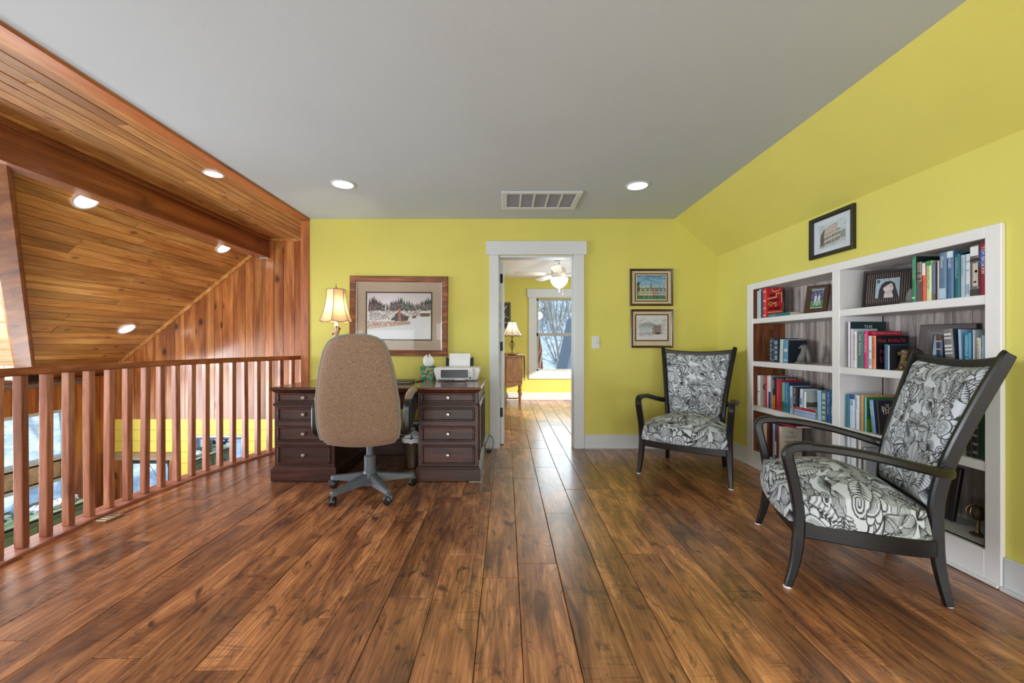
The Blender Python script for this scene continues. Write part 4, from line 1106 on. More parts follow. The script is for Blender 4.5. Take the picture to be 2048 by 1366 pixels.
def art_blossom():
    c = Canvas(70, 120, (62, 64, 62)); r_ = random.Random(12); c.stroke([(14, 120), (24, 70), (44, 20)], 2.5, (120, 116, 104))
    for k in range(26): x, y = 26 + r_.uniform(-18, 34), r_.uniform(14, 96); c.fill(c.ell(x, y, 4, 3, 8), (222, 218, 206), .9)
    return c

# --- black on white leaf fabric
def fabric_canvas(w, h, seed):
    c = Canvas(w, h, (204, 214, 224)); r_ = random.Random(seed); K = (26, 26, 30); BG = (204, 214, 224)
    def frame_(cx, cy, ang):
        ca, sa = math.cos(ang), math.sin(ang); return lambda x, y: (cx + x * ca - y * sa, cy + x * sa + y * ca)
    def outline(L, Wd, bend, n=12):
        up = [(L * t, Wd * math.sin(PI * t ** .8) + bend * L * math.sin(PI * t)) for t in [k / n for k in range(n + 1)]]
        dn = [(L * t, -Wd * math.sin(PI * t ** .8) + bend * L * math.sin(PI * t)) for t in [k / n for k in range(n + 1)]]
        return up, dn
    def broad(cx, cy, L, Wd, ang, dark):
        f = frame_(cx, cy, ang); b = r_.uniform(-.12, .12); up, dn = outline(L, Wd, b); pts = [f(*p) for p in up] + [f(*p) for p in dn[::-1]]
        c.fill(pts, BG); mid = [(L * k / 10, b * L * math.sin(PI * k / 10)) for k in range(11)]
        if dark:
            for k in range(1, 9):
                x, y = mid[k]; q = Wd * .5 * math.sin(PI * (k / 10) ** .8)
                for sgn in (1, -1): c.fill([f(x - L * .02, y), f(x + L * .13, y + sgn * q), f(x + L * .045, y)], K)
        for k in range(1, 9):
            x, y = mid[k]; q = Wd * .9 * math.sin(PI * min(1, (k / 10 + .1)) ** .8)
            for sgn in (1, -1): c.stroke([f(x, y), f(x + L * .08, y + sgn * q * .55), f(x + L * .13, y + sgn * q)], 1.2, K)
        c.stroke([f(*p) for p in mid], 1.8, K); c.stroke(pts, 2.1, K, close=True)
    def hatch(cx, cy, L, Wd, ang):
        f = frame_(cx, cy, ang); b = r_.uniform(-.15, .15); up, dn = outline(L, Wd, b); pts = [f(*p) for p in up] + [f(*p) for p in dn[::-1]]
        c.fill(pts, BG)
        for q in (-.6, -.3, 0, .3, .6): c.stroke([f(L * t, q * Wd * math.sin(PI * t ** .8) + b * L * math.sin(PI * t)) for t in [k / 9 for k in range(10)]], .9, K, .7)
        c.stroke(pts, 1.4, K, close=True)
    def striped(cx, cy, L, Wd, ang):
        f = frame_(cx, cy, ang); up, dn = outline(L, Wd, .1); pts = [f(*p) for p in up] + [f(*p) for p in dn[::-1]]; c.fill(pts, BG)
        c.fill([f(*p) for p in dn] + [f(p[0], p[1] * .62 + .03 * L * math.sin(PI * p[0] / L)) for p in dn[::-1]], K)
        c.stroke([f(L * t, .45 * Wd * math.sin(PI * t) + .1 * L * math.sin(PI * t)) for t in [k / 9 for k in range(10)]], 1.8, K); c.stroke(pts, 2.6, K, close=True)
    def rosette(cx, cy, r0, sq=1.0):
        for k in range(9):
            a = 2 * PI * k / 9; pet = c.ell(cx + r0 * .8 * math.cos(a), cy + r0 * .8 * math.sin(a) * sq, r0 * .34, r0 * .26, 12, 0, a + .7); c.fill(pet, BG); c.stroke(pet, 2.2, K, close=True)
        o_ = c.ell(cx, cy, r0 * .72, r0 * .72 * sq, 24); c.fill(o_, BG); c.stroke(o_, 2.4, K, close=True)
        for k in range(30):
            a = 2 * PI * k / 30; c.stroke([(cx + r0 * .28 * math.cos(a), cy + r0 * .28 * math.sin(a) * sq), (cx + r0 * .58 * math.cos(a), cy + r0 * .58 * math.sin(a) * sq)], 1.3, K, .8)
        for k in range(14): a = k * 2.4; q = r0 * .2 * math.sqrt(k / 14); c.fill(c.ell(cx + q * math.cos(a), cy + q * math.sin(a), 1.2, 1.2, 6), K)
    def fern(cx, cy, L, ang):
        f = frame_(cx, cy, ang); n = 9
        for k in range(n):
            t = k / n; x = L * t; s_ = (1 - t * .6) * L * .2
            for sgn in (1, -1):
                e_ = c.ell(*f(x + s_ * .5, sgn * s_ * .6), s_ * .55, s_ * .2, 10, 0, ang + sgn * .85); c.fill(e_, BG); c.stroke(e_, 1.5, K, close=True)
        c.stroke([f(0, 0), f(L, 0)], 1.8, K)
    def shell(cx, cy, r0, ang):
        f = frame_(cx, cy, ang); rim = [f(r0 * (1 + .07 * abs(math.sin(7 * t))) * math.cos(t), r0 * (1 + .07 * abs(math.sin(7 * t))) * math.sin(t)) for t in [-1.1 + 2.2 * k / 28 for k in range(29)]]
        c.fill([f(0, 0)] + rim, BG); c.stroke([f(0, 0)] + rim, 2.4, K, close=True)
        for k in range(15):
            t = -1 + 2 * k / 14; c.stroke([f(r0 * .06 * math.cos(t), r0 * .06 * math.sin(t)), f(r0 * .62 * math.cos(t), r0 * .62 * math.sin(t))], 1.5, K)
        for sgn in (-1, 1):
            x0, y0 = f(r0 * .62, sgn * r0 * .72); s_ = c.ell(x0, y0, r0 * .26, r0 * .26, 14); c.fill(s_, BG)
            c.stroke([(x0 + r0 * .26 * (1 - q / 26) * math.cos(q * .55), y0 + r0 * .26 * (1 - q / 26) * math.sin(q * .55)) for q in range(25)], 2.2, K)
    def curl(cx, cy, L, ang):
        broad(cx, cy, L, L * .3, ang, True); f = frame_(cx, cy, ang); x0, y0 = f(L * .8, L * .1); s_ = c.ell(x0, y0, L * .2, L * .2, 14); c.fill(s_, BG)
        c.stroke([(x0 + L * .2 * (1 - q / 30) * math.cos(q * .5 + ang), y0 + L * .2 * (1 - q / 30) * math.sin(q * .5 + ang)) for q in range(28)], 2.6, K)
    # three layers of motifs on a jittered grid, background sprigs first
    st = 46
    for yy in range(-10, h + 30, st):
        for xx in range(-10, w + 30, st):
            x, y = xx + r_.uniform(-16, 16), yy + r_.uniform(-16, 16); a = r_.uniform(0, 2 * PI)
            for q in range(3): hatch(x, y, r_.uniform(54, 78), r_.uniform(8, 12), a + (q - 1) * .5)
    jobs = []
    st = 72
    for j, yy in enumerate(range(0, h + 60, st)):
        for i, xx in enumerate(range(0, w + 60, st)):
            jobs.append((xx + (j % 2) * st / 2 - 10 + r_.uniform(-14, 14), yy + r_.uniform(-14, 14) - 10, (i * 3 + j * 2) % 7))
    r_.shuffle(jobs)
    for x, y, k in jobs:
        a = r_.uniform(0, 2 * PI); s_ = r_.uniform(1.05, 1.3)
        if k == 0: rosette(x, y, 36 * s_)
        elif k == 1:
            for q in (-.5, .5): broad(x, y, 74 * s_, 19 * s_, a + q, True)
        elif k == 2: shell(x, y, 46 * s_, a)
        elif k == 3:
            for q in (-.5, 0, .5): striped(x, y, 70 * s_, 10 * s_, a + q)
        elif k == 4: curl(x, y, 80 * s_, a)
        elif k == 5: fern(x, y, 84 * s_, a); fern(x, y, 70 * s_, a + .7)
        else: broad(x, y, 70 * s_, 26 * s_, a, False)
    return c

# ---------------------------------------------------------------- framed pictures
def ring_frame(w, h, prof):
    """prof: list of (inset, depth towards the viewer); rectangle ring swept round; front faces -Y, centre at origin."""
    m = G(); rings = []
    for sx_, sz_ in ((-1, -1), (1, -1), (1, 1), (-1, 1)):
        rings.append([(sx_ * (w / 2 - i), -d, sz_ * (h / 2 - i)) for i, d in prof])
    m.loft(rings, cap=False, ringclose=True); return m
def framed(label, cat, loc, w, h, fw, depth, fmat, art, aw, ah, matcol, rotz=0.0, inner=None, lean=0.0, res=2.4e-3, fillet=None, name='framed_picture', ay=0.0, group=None):
    t = thing(name, label, cat, loc, rotz, group); t.rotation_euler = (lean, 0, rotz)
    o = ring_frame(w, h, [(0, 0), (0, depth * .8), (.004, depth), (fw * .35, depth * .92), (fw * .7, depth * .8), (fw - .004, depth * .62), (fw, depth * .5), (fw, .004)]).obj('frame', fmat, t, True, angle=25)
    if fillet: ring_frame(w - 2 * fw + .002, h - 2 * fw + .002, [(0, .004), (0, depth * .5), (.006, depth * .42), (.006, .004)]).obj('fillet', fillet, t)
    m = G(); m.box(-w / 2 + fw * .5, w / 2 - fw * .5, -.006, -.001, -h / 2 + fw * .5, h / 2 - fw * .5); m.obj('mat_board', matcol, t)
    if inner: ring_frame(aw + .026, ah + .026, [(0, .006), (0, .0075), (.013, .0075), (.013, .006)]).obj('inner_mat', inner, t).location = (0, 0, ay)
    nu, nv = max(int(aw / res), 8), max(int(ah / res), 8)
    grid_object('print', lambda u, v: ((u - .5) * aw, np.full_like(u, -.0066), (v - .5) * ah + ay), nu, nv, art.sample(nu, nv), printed(), t, False)
    m = G(); y = -depth * .45; m.add([(-w / 2 + fw, y, -h / 2 + fw), (w / 2 - fw, y, -h / 2 + fw), (w / 2 - fw, y, h / 2 - fw), (-w / 2 + fw, y, h / 2 - fw)], [(0, 1, 2, 3)]); m.obj('pane', PICGLASS, t)
    return t
WALN = wood('walnut_frame', [(176, 100, 44), (126, 66, 26), (84, 42, 18)], 'X', world=False, rough=.42, coat=.05, var=.03, broad=3)
MAHO = wood('mahogany_frame', [(96, 44, 26), (66, 28, 18), (40, 18, 12)], 'X', world=False, rough=.3, coat=.4, var=.03, broad=3)
BLKF = plain('black_frame', (26, 25, 28), rough=.35, coat=.2)
LINEN = plain('linen_mat', (182, 164, 144), rough=.9, var=.06, scale=40, bump=.4, bscale=300)
CREAM = plain('cream_mat', (204, 194, 160), rough=.9); PALE = plain('pale_mat', (206, 216, 228), rough=.9)
SILV = plain('silver_fillet', (200, 204, 212), rough=.3, metal=.4); DKED = plain('dark_mat_edge', (76, 58, 44), rough=.8); REDED = plain('red_mat_edge', (110, 52, 36), rough=.8)
b_ = framed('large walnut framed snow scene with log cabin above the desk', 'picture', (-1.1365, D - .001, 1.406), 1.037, .845, .064, .032, WALN, art_cabin(), .68, .49, LINEN, inner=DKED, fillet=SILV, res=2.6e-3)
b_.rotation_euler = (0, R(.4), 0)
framed('upper small picture of gabled houses under blue sky, right of doorway', 'picture', (1.5425, D - .001, 1.711), .457, .393, .024, .022, MAHO, art_houses(), .325, .275, CREAM, inner=REDED, fillet=CREAM, res=2e-3)
framed('lower small picture of a grey street sketch, right of doorway', 'picture', (1.548, D - .001, 1.274), .452, .409, .024, .022, MAHO, art_town(), .33, .262, CREAM, inner=REDED, fillet=CREAM, res=2e-3, ay=.01)
framed('black framed drawing of a ruined arena above the bookcase', 'picture', (XR - .001, 2.755, 1.868), .373, .293, .03, .026, BLKF, art_arena(), .235, .178, PALE, rotz=R(-90), res=1.7e-3, ay=-.004)
framed('small unframed looking dark blossom print on the bedroom wall', 'picture', (-.045, YB - .001, 1.68), .27, .53, .01, .02, BLKF, art_blossom(), .24, .50, PALE, res=5e-3)
# framed mirror on the lower wall of the great room
mt = thing('wall_mirror', 'silver framed mirror on the lower yellow wall behind balusters', 'mirror', (-3.60, YG - .003, -.62))
ring_frame(.675, 1.18, [(0, 0), (0, .025), (.02, .035), (.04, .03), (.05, .015), (.05, 0)]).obj('frame', plain('silver_frame', (170, 180, 196), rough=.3, metal=.7), mt)
m = G(); m.box(-.29, .29, -.012, -.004, -.545, .545); m.obj('mirror_glass', plain('mirror_silver', (225, 232, 240), rough=.03, metal=1.0, var=0), mt)

# ---------------------------------------------------------------- railing with curved handrail and square balusters
rail = thing('balcony_railing', 'reddish cedar railing of square balusters along the curved loft edge', 'railing', (-2.65, 2.78, 0.016))
RL = Vector((-2.65, 2.78, .016)); RC = 3.785
m = G(); sec = rect_sec(.062, .042, .006)
path = [(edge_x(1.0, RC), YREAR + .02, .96), (edge_x(1.0, RC), .5, .96)] + [(edge_x(1.3 + (4.55 - 1.3) * k / 40, RC), 1.3 + (4.55 - 1.3) * k / 40, .96) for k in range(41)]
m.sweep([Vector(p) - RL for p in path], sec, side=(1, 0, 0)); m.obj('handrail', RAILW, rail)
m = G(); m.box(-.0205, .0205, -.0205, .0205, .0006, .924, .003); bal = m.obj('baluster', BALW, rail)
dth = .1315 / RC; t0 = math.asin((2.15 - CCY) / RC); first = True
pos = []
k = -6
while True:
    th_ = t0 + k * dth; p = arc(RC, th_); k += 1
    if p[1] < 1.3: continue
    if p[1] > 4.56: break
    pos.append((p[0], p[1], -th_))
y = 1.2
while y > YREAR + .1: pos.append((edge_x(1.0, RC), y, .4)); y -= .1315
for x, y, a in pos:
    o = bal if first else bal.copy()
    if not first: COL.objects.link(o); o.parent = rail
    first = False; o.location = (x - RL.x, y - RL.y, 0); o.rotation_euler = (R(rng.uniform(-.35, .35)), R(rng.uniform(-.35, .35)), a)

# ---------------------------------------------------------------- armchairs
FRB = plain('black_lacquer', (17, 17, 20), rough=.34, coat=.1, spec=.4, var=.1)
FAB = printed('leaf_print_fabric', .85, .25)
GLIDE = plain('white_glide', (224, 226, 228), rough=.5)
ZP = [0, .15, .3, .45, .62, .84, 1.06]; YP = [.31, .284, .272, .275, .308, .378, .458]
def ypost(z): return np.interp(z, ZP, YP)
def make_armchair(label, group):
    t = thing('armchair', label, 'armchair', (0, 0, 0), 0, group)
    for s_ in (-1, 1):
        p = smooth_path([(s_ * .245, .31, .004), (s_ * .236, .284, .15), (s_ * .234, .272, .30), (s_ * .238, .275, .45), (s_ * .254, .308, .62), (s_ * .282, .378, .84), (s_ * .312, .450, 1.04), (s_ * .317, .462, 1.068)], 5)
        m = G(); n = len(p); m.sweep(p, rect_sec(.034, .052, .007), side=(1, 0, 0), scale=[(.9 + .1 * min(1, i / 10), (.62 + .38 * min(1, i / 9)) if i < n * .72 else 1 - .45 * max(0, (i - n * .72) / (n * .28)) ** 2) for i in range(n)])
        leg = m.obj('rear_leg', FRB, t, True, angle=40)
        m = G(); m.lathe([(.014, 0), (.016, .003), (.014, .008)], (s_ * .245, .31, 0), 12); m.obj('glide', GLIDE, leg)
        p = smooth_path([(s_ * .346, -.318, .004), (s_ * .337, -.285, .12), (s_ * .331, -.268, .28), (s_ * .334, -.280, .42), (s_ * .344, -.308, .55), (s_ * .348, -.318, .60), (s_ * .350, -.306, .632), (s_ * .351, -.27, .646), (s_ * .352, -.22, .648)], 5)
        n = len(p); m = G(); m.sweep(p, rect_sec(.046, .046, .008), side=(1, 0, 0), scale=[(.62 + .38 * min(1, i / 8), (.62 + .38 * min(1, i / 8)) * (1 if i < n - 14 else .88)) for i in range(n)])
        leg = m.obj('front_leg', FRB, t, True, angle=40)
        m = G(); m.lathe([(.017, 0), (.019, .003), (.016, .009)], (s_ * .346, -.318, 0), 12); m.obj('glide', GLIDE, leg)
        p = smooth_path([(s_ * .352, -.226, .648), (s_ * .356, -.10, .642), (s_ * .354, .04, .622), (s_ * .334, .17, .594), (s_ * .298, .262, .572), (s_ * .262, .300, .566)], 6)
        n = len(p); m = G(); m.sweep(p, rect_sec(.05, .036, .009), side=lambda i: (s_ * 1.0, .0 if i < n * .55 else .5 * (i / n - .55), 0), scale=[(1, 1 + .35 * max(0, (i / n - .6)) / .4) for i in range(n)]); m.obj('armrest', FRB, t, True, angle=40)
    # seat rails
    m = G(); path = [(-.325, -.268, .270), (-.16, -.286, .268), (0, -.292, .268), (.16, -.286, .268), (.325, -.268, .270)]
    m.sweep(smooth_path(path, 4), rect_sec(.028, .074, .005), side=lambda i: (0, 1, 0)); m.obj('seat_rail', FRB, t, True)
    for s_ in (-1, 1):
        m = G(); m.sweep(smooth_path([(s_ * .326, -.262, .270), (s_ * .318, -.05, .258), (s_ * .296, .12, .246), (s_ * .262, .225, .238), (s_ * .236, .268, .236)], 4), rect_sec(.028, .074, .005), side=(1, .3 * s_, 0)); m.obj('seat_rail', FRB, t, True)
    m = G(); m.box(-.236, .236, .255, .285, .20, .274, .004); m.obj('seat_rail', FRB, t)
    # upholstered seat: domed cushion, pattern carried by the mesh
    cv = fabric_canvas(440, 440, 11); nu = nv = 300
    def seat(u, v):
        a, b = u * 2 - 1, v * 2 - 1; r_ = np.maximum(np.abs(a), np.abs(b)); r_ = np.where(r_ < 1e-6, 1e-6, r_)
        du, dv = a / r_, b / r_
        k = np.where(r_ <= .78, r_ / .78, 1.0); side = np.clip((r_ - .78) / .22, 0, 1)
        sc = np.where(r_ <= .78, k * .965, .965 + .05 * np.sin(side * PI * .62))
        rc = 1 - .055 * (np.abs(du) * np.abs(dv)) ** 3      # softly rounded corners
        X = du * sc * rc; Y = dv * sc * rc
        hw = np.where(Y < 0, .338 - .01 * (Y + 1), .328 - .075 * Y ** 1.5 * (Y > 0)) if False else .338 - .045 * np.clip(Y + .35, 0, 2) ** 1.4
        x = X * hw; y = -.028 + Y * .288 - .022 * (Y < 0) * (1 - X * X) * np.abs(Y)
        ztop = .405 + .085 * (1 - np.clip(np.abs(X), 0, 1) ** 2.4) * (1 - np.clip(np.abs(Y), 0, 1) ** 2.6) + .015 * (1 - np.abs(Y))
        zs = .405 - side * .11 - .012 * np.sin(side * PI)
        z = np.where(r_ <= .78, ztop, zs) - .03 * np.clip(Y, 0, 1)
        return x, y, z
    grid_object('seat', seat, nu, nv, cv.sample(nu, nv, True), FAB, t)
    m = G(); m.prism([(-.32, -.26), (.32, -.26), (.25, .25), (-.25, .25)], 'Z', .27, .31); m.obj('seat_base', BLACKM, t)
    # upholstered back between the posts
    cv2 = fabric_canvas(430, 480, 21); nu, nv = 290, 320
    def back(off):
        def f(u, v):
            a = u * 2 - 1; b = v * 2 - 1; r_ = np.maximum(np.abs(a), np.abs(b))
            hw = .216 + .070 * v; z = .385 + .640 * v - .022 * v * (1 - a * a)
            y = ypost(z) + .018 * (1 - a * a) * (.35 + .65 * v)
            return a * hw, y - off(a, b, r_), z
        return f
    grid_object('backrest', back(lambda a, b, r_: -.008 + .052 * (1 - np.clip(r_, 0, 1) ** 14) + .010 * (1 - a * a) * (1 - b * b)), nu, nv, cv2.sample(nu, nv, True), FAB, t)
    c3 = cv2.sample(120, 130); grid_object('back_panel', back(lambda a, b, r_: -.012 - .012 * (1 - r_ ** 8)), 120, 130, c3, FAB, t)
    m = G(); pts = []
    for k in range(17):
        a = -1 + k / 8; pts.append((a * .304, float(ypost(1.03)) + .018 * (1 - a * a) + .004, 1.038 - .024 * (1 - a * a)))
    m.sweep(pts, rect_sec(.03, .04, .008), side=(0, 1, 0)); m.obj('top_rail', FRB, t, True, angle=40)
    m = G(); m.sweep([(a * .22, float(ypost(.40)) + .034 * (1 - a * a) * .4, .385) for a in [-1 + k / 4 for k in range(9)]], rect_sec(.03, .03, .006), side=(0, 1, 0)); m.obj('lower_rail', FRB, t, True)
    return t
ac = make_armchair('leaf print armchair standing by the bookcase, nearest the camera', 'armchairs by the bookcase')
ac.location = (1.6895, 2.0226, .002); ac.scale = (1, .94, 1); ac.rotation_euler = (0, 0, math.atan2(-.922, -.388))
ac2 = copy_tree(ac); ac2.scale = (1, 1, 1); ac2.location = (1.60, 3.495, .002); ac2.rotation_euler = (0, 0, math.atan2(-.558, .83))
ac2['label'] = 'leaf print armchair in the far corner below two small pictures'
# ---------------------------------------------------------------- executive desk
DSK = wood('dark_cherry_desk', [(88, 42, 29), (60, 28, 21), (36, 17, 13)], 'X', world=False, rough=.4, coat=.1, var=.05, broad=2.2)
DSKT = wood('desk_top_cherry', [(122, 66, 38), (92, 48, 29), (60, 32, 21)], 'X', world=False, rough=.2, coat=.6, var=.03, broad=1.6)
KNOB = plain('antique_nickel', (176, 168, 152), rough=.28, metal=.9)
dx0, dx1, dy0, dy1 = -1.868, -.222, 3.225, 4.05
desk = thing('pedestal_desk', 'dark cherry pedestal desk with eight drawers by the yellow wall', 'desk', ((dx0 + dx1) / 2, (dy0 + dy1) / 2, 0))
m = G(); ox = .022
def slab(i, z0, z1): return [(dx0 - i, dy0 - i, z0), (dx1 + i, dy0 - i, z0), (dx1 + i, dy1 + i * .3, z0), (dx0 - i, dy1 + i * .3, z0)]
m.loft([[(p[0], p[1], z) for p in slab(i, 0, 0)] for i, z in ((.0, .718), (.006, .724), (.010, .732), (.022, .738), (.026, .746), (.026, .752), (.018, .760))]); m.obj('top', DSKT, desk, world=True)
m = G(); zz = [(.0, .123), (0, .006)]
PW = .487
def pedestal(xa, xb):
    m = G(); m.box(xa, xb, dy0, dy1, .12, .72, .004); body = m.obj('pedestal', DSK, desk, world=True)
    m = G(); rings = []
    for i, z in ((.016, .006), (.018, .01), (.018, .098), (.012, .108), (.008, .116), (.0, .126)):
        rings.append([(xa - i, dy0 - i, z), (xb + i, dy0 - i, z), (xb + i, dy1 + i * .3, z), (xa - i, dy1 + i * .3, z)])
    m.loft(rings); m.obj('plinth', DSK, desk, world=True)
    for (zt, zb) in ((.722, .636), (.602, .487), (.452, .324), (.298, .138)):
        m = G(); a, b = xa + .028, xb - .028; zt -= .004
        m.box(a + .018, b - .018, dy0 - .004, dy0 + .01, zb + .016, zt - .016, .002)
        for bx_ in ((a, b, zt - .018, zt), (a, b, zb, zb + .018), (a, a + .018, zb + .018, zt - .018), (b - .018, b, zb + .018, zt - .018)): m.box(bx_[0], bx_[1], dy0 - .014, dy0 + .01, bx_[2], bx_[3], .006)
        dr = m.obj('drawer', DSK, desk, world=True)
        m = G(); xm, zm = (xa + xb) / 2, (zt + zb) / 2
        m.lathe([(.010, -.003), (.006, -.006), (.006, -.016), (.015, -.022), (.017, -.028), (.012, -.034), (.001, -.036)], (xm, dy0, zm), 14, 'Y'); m.obj('knob', KNOB, dr, True, world=True)
    m = G(); m.box(xa + .004, xb - .004, dy0 - .010, dy0 + .008, .611, .628, .005); m.obj('moulding', DSK, desk, world=True)
pedestal(dx0, dx0 + PW); pedestal(dx1 - PW, dx1)
for xs_, sg in ((dx1, 1), (dx0, -1)):
    for ya, yb in ((dy0 + .05, dy0 + .40), (dy0 + .44, dy1 - .04)):
        for z0, z1 in ((.16, .60), ):
            m = G()
            for q in ((ya, yb, z1 - .02, z1), (ya, yb, z0, z0 + .02), (ya, ya + .02, z0 + .02, z1 - .02), (yb - .02, yb, z0 + .02, z1 - .02)): m.box(xs_ - .002 * sg, xs_ + .010 * sg, q[0], q[1], q[2], q[3], .004)
            m.obj('side_moulding', DSK, desk, world=True)
    part('moulding', DSK, desk, (xs_ - .002 * sg, xs_ + .012 * sg, dy0 - .004, dy1, .608, .63), b=.005)
m = G(); a, b = dx0 + PW + .012, dx1 - PW - .012
m.box(a, b, dy0 + .02, dy0 + .05, .63, .715, .003)
for bx_ in ((a + .03, b - .03, .697, .712), (a + .03, b - .03, .634, .649), (a + .03, a + .045, .649, .697), (b - .045, b - .03, .649, .697)): m.box(bx_[0], bx_[1], dy0 + .008, dy0 + .03, bx_[2], bx_[3], .005)
m.obj('centre_drawer', DSK, desk, world=True)
part('modesty_panel', DSK, desk, (dx0 + PW - .01, dx1 - PW + .01, dy1 - .05, dy1 - .02, .002, .31)); part('back_panel', DSK, desk, (dx0 + PW - .01, dx1 - PW + .01, dy1 - .05, dy1 - .02, .46, .72))
part('cable_shelf', DSK, desk, (dx0 + PW - .01, dx1 - PW + .01, dy1 - .26, dy1 - .05, .215, .235))
# power strip, papers and leads on the cable shelf
ps = thing('power_strip', 'beige power strip on the shelf inside the desk kneehole', 'power strip', (-1.08, 3.90, .235))
part('case', plain('beige_plastic', (196, 188, 168), rough=.5), ps, (-1.28, -.93, 3.82, 3.88, .2355, .275), b=.006)
for k in range(5): part('plug', BLACKM, ps, (-1.25 + k * .065, -1.215 + k * .065, 3.828, 3.868, .275, .30 + .006 * (k % 2)), b=.004)
pp = thing('paper_stack', 'loose white papers behind the leads inside the kneehole', 'papers', (-.98, 3.96, .235))
for k in range(4):
    m = G(); m.box(-1.24 + k * .02, -.90 + k * .03, 3.90 - k * .002, 3.985, .237 + k * .03, .263 + k * .03, .004); m.obj('paper', plain('white_paper', (226, 226, 222), rough=.8), pp, world=True)
cb = thing('cable_bundle', 'tangle of black leads hanging over the kneehole shelf', 'cables', (-1.0, 3.8, .24))
r_ = random.Random(31)
for k in range(7):
    x = -1.22 + k * .06; pts = [(x, 3.85, .31), (x + r_.uniform(-.03, .03), 3.80, .34), (x + r_.uniform(-.06, .06), 3.775, .27), (x + r_.uniform(-.1, .1), 3.77, .235 + r_.uniform(-.02, .02)), (x + r_.uniform(-.1, .14), 3.79, .30), (x + r_.uniform(-.12, .12), 3.84, .33)]
    m = G(); m.tube(smooth_path(pts, 5), .0045, 5); m.obj('lead', BLACKM, cb, True, world=True)
# felt glide under the desk corner
gl = tag(part('furniture_coaster', plain('clear_plastic_cup', (200, 200, 202), rough=.2), None, (dx1 - .075, dx1 + .02, dy0 - .02, dy0 + .06, .0015, .006), b=.003), 'clear plastic coaster under the desk front right corner', 'coaster')

# ---------------------------------------------------------------- waste bin
bx_, by_ = -.835, 3.60
bin_ = thing('waste_bin', 'brushed steel waste bin with white liner in the kneehole', 'bin', (bx_, by_, 0))
STEEL = plain('brushed_steel', (168, 156, 138), rough=.32, metal=.95, scale=3)
m = G(); m.lathe([(.074, .002), (.076, .012), (.072, .016), (.091, .265), (.094, .27), (.090, .27), (.071, .02), (.001, .02)], (bx_, by_, 0), 28); m.obj('can', STEEL, bin_, True, world=True)
LINER = plain('white_liner', (226, 228, 230), rough=.6); m = G()
rings = []
for r0, z in ((.086, .22), (.092, .273), (.0985, .277), (.0975, .252), (.099, .238)):
    rings.append([(bx_ + (r0 + .002 * math.sin(k * 3)) * math.cos(2 * PI * k / 28), by_ + (r0 + .002 * math.sin(k * 3)) * math.sin(2 * PI * k / 28), z + .006 * math.sin(k * 2.3)) for k in range(28)])
m.loft(rings, cap=False); m.obj('liner', LINER, bin_, True, world=True)
def crumple(c, r0, seed, n=12, mm=8):
    q = random.Random(seed); m = G(); m.sphere(c, r0, n, mm)
    for i, v in enumerate(m.v):
        d = Vector(v) - Vector(c); m.v[i] = tuple(Vector(c) + d * q.uniform(.78, 1.14))
    return m
for k, (a, b, c, s_) in enumerate(((-.042, -.025, .275, .034), (.040, -.028, .282, .036), (.0, .046, .284, .036))):
    o = crumple((0, 0, 0), s_, 60 + k).obj('crumpled_tissue', LINER); o.location = (bx_ + a, by_ + b, c)
    tag(o, ['crumpled white tissue on top of the bin, on its left', 'crumpled white tissue on top of the bin, on its right', 'crumpled white tissue at the back of the bin'][k], 'tissue', 'tissues in the waste bin')

# ---------------------------------------------------------------- swivel chair
och = thing('office_chair', 'tan fabric high back swivel chair at the desk', 'office chair', (-1.02, 3.0, .002), R(5))
GRYP = plain('grey_blue_plastic', (92, 100, 110), rough=.35, var=.05); BLKP = plain('black_plastic', (26, 26, 28), rough=.35, var=.05)
TAUPE, _n, _l, _p = new_mat('tan_weave')
tc = _n.new('ShaderNodeTexCoord'); wv = _n.new('ShaderNodeTexNoise'); wv.inputs['Scale'].default_value = 260; wv.inputs['Detail'].default_value = 2
sc_ = _n.new('ShaderNodeVectorMath'); sc_.operation = 'MULTIPLY'; sc_.inputs[1].default_value = (.5, 1, 1.6); _l.new(tc.outputs['Object'], sc_.inputs[0]); _l.new(sc_.outputs[0], wv.inputs['Vector'])
rp = _n.new('ShaderNodeValToRGB'); rp.color_ramp.elements[0].position = .32; rp.color_ramp.elements[1].position = .68; rp.color_ramp.elements[0].color = lin4((98, 80, 66)); rp.color_ramp.elements[1].color = lin4((172, 142, 118))
_l.new(wv.outputs['Fac'], rp.inputs['Fac']); _l.new(rp.outputs['Color'], _p.inputs['Base Color']); _p.inputs['Roughness'].default_value = .9; _p.inputs['Sheen Weight'].default_value = .3
bp = _n.new('ShaderNodeBump'); bp.inputs['Strength'].default_value = .4; bp.inputs['Distance'].default_value = .002; _l.new(wv.outputs['Fac'], bp.inputs['Height']); _l.new(bp.outputs['Normal'], _p.inputs['Normal'])
PIPE = plain('grey_green_edge', (128, 130, 122), rough=.8)
def srect(cx, cy, z, a, b, n=40, e=3.2):
    out = []
    for k in range(n):
        t = 2 * PI * k / n; c, s_ = math.cos(t), math.sin(t)
        out.append((cx + a * math.copysign(abs(c) ** (2 / e), c), cy + b * math.copysign(abs(s_) ** (2 / e), s_), z))
    return out
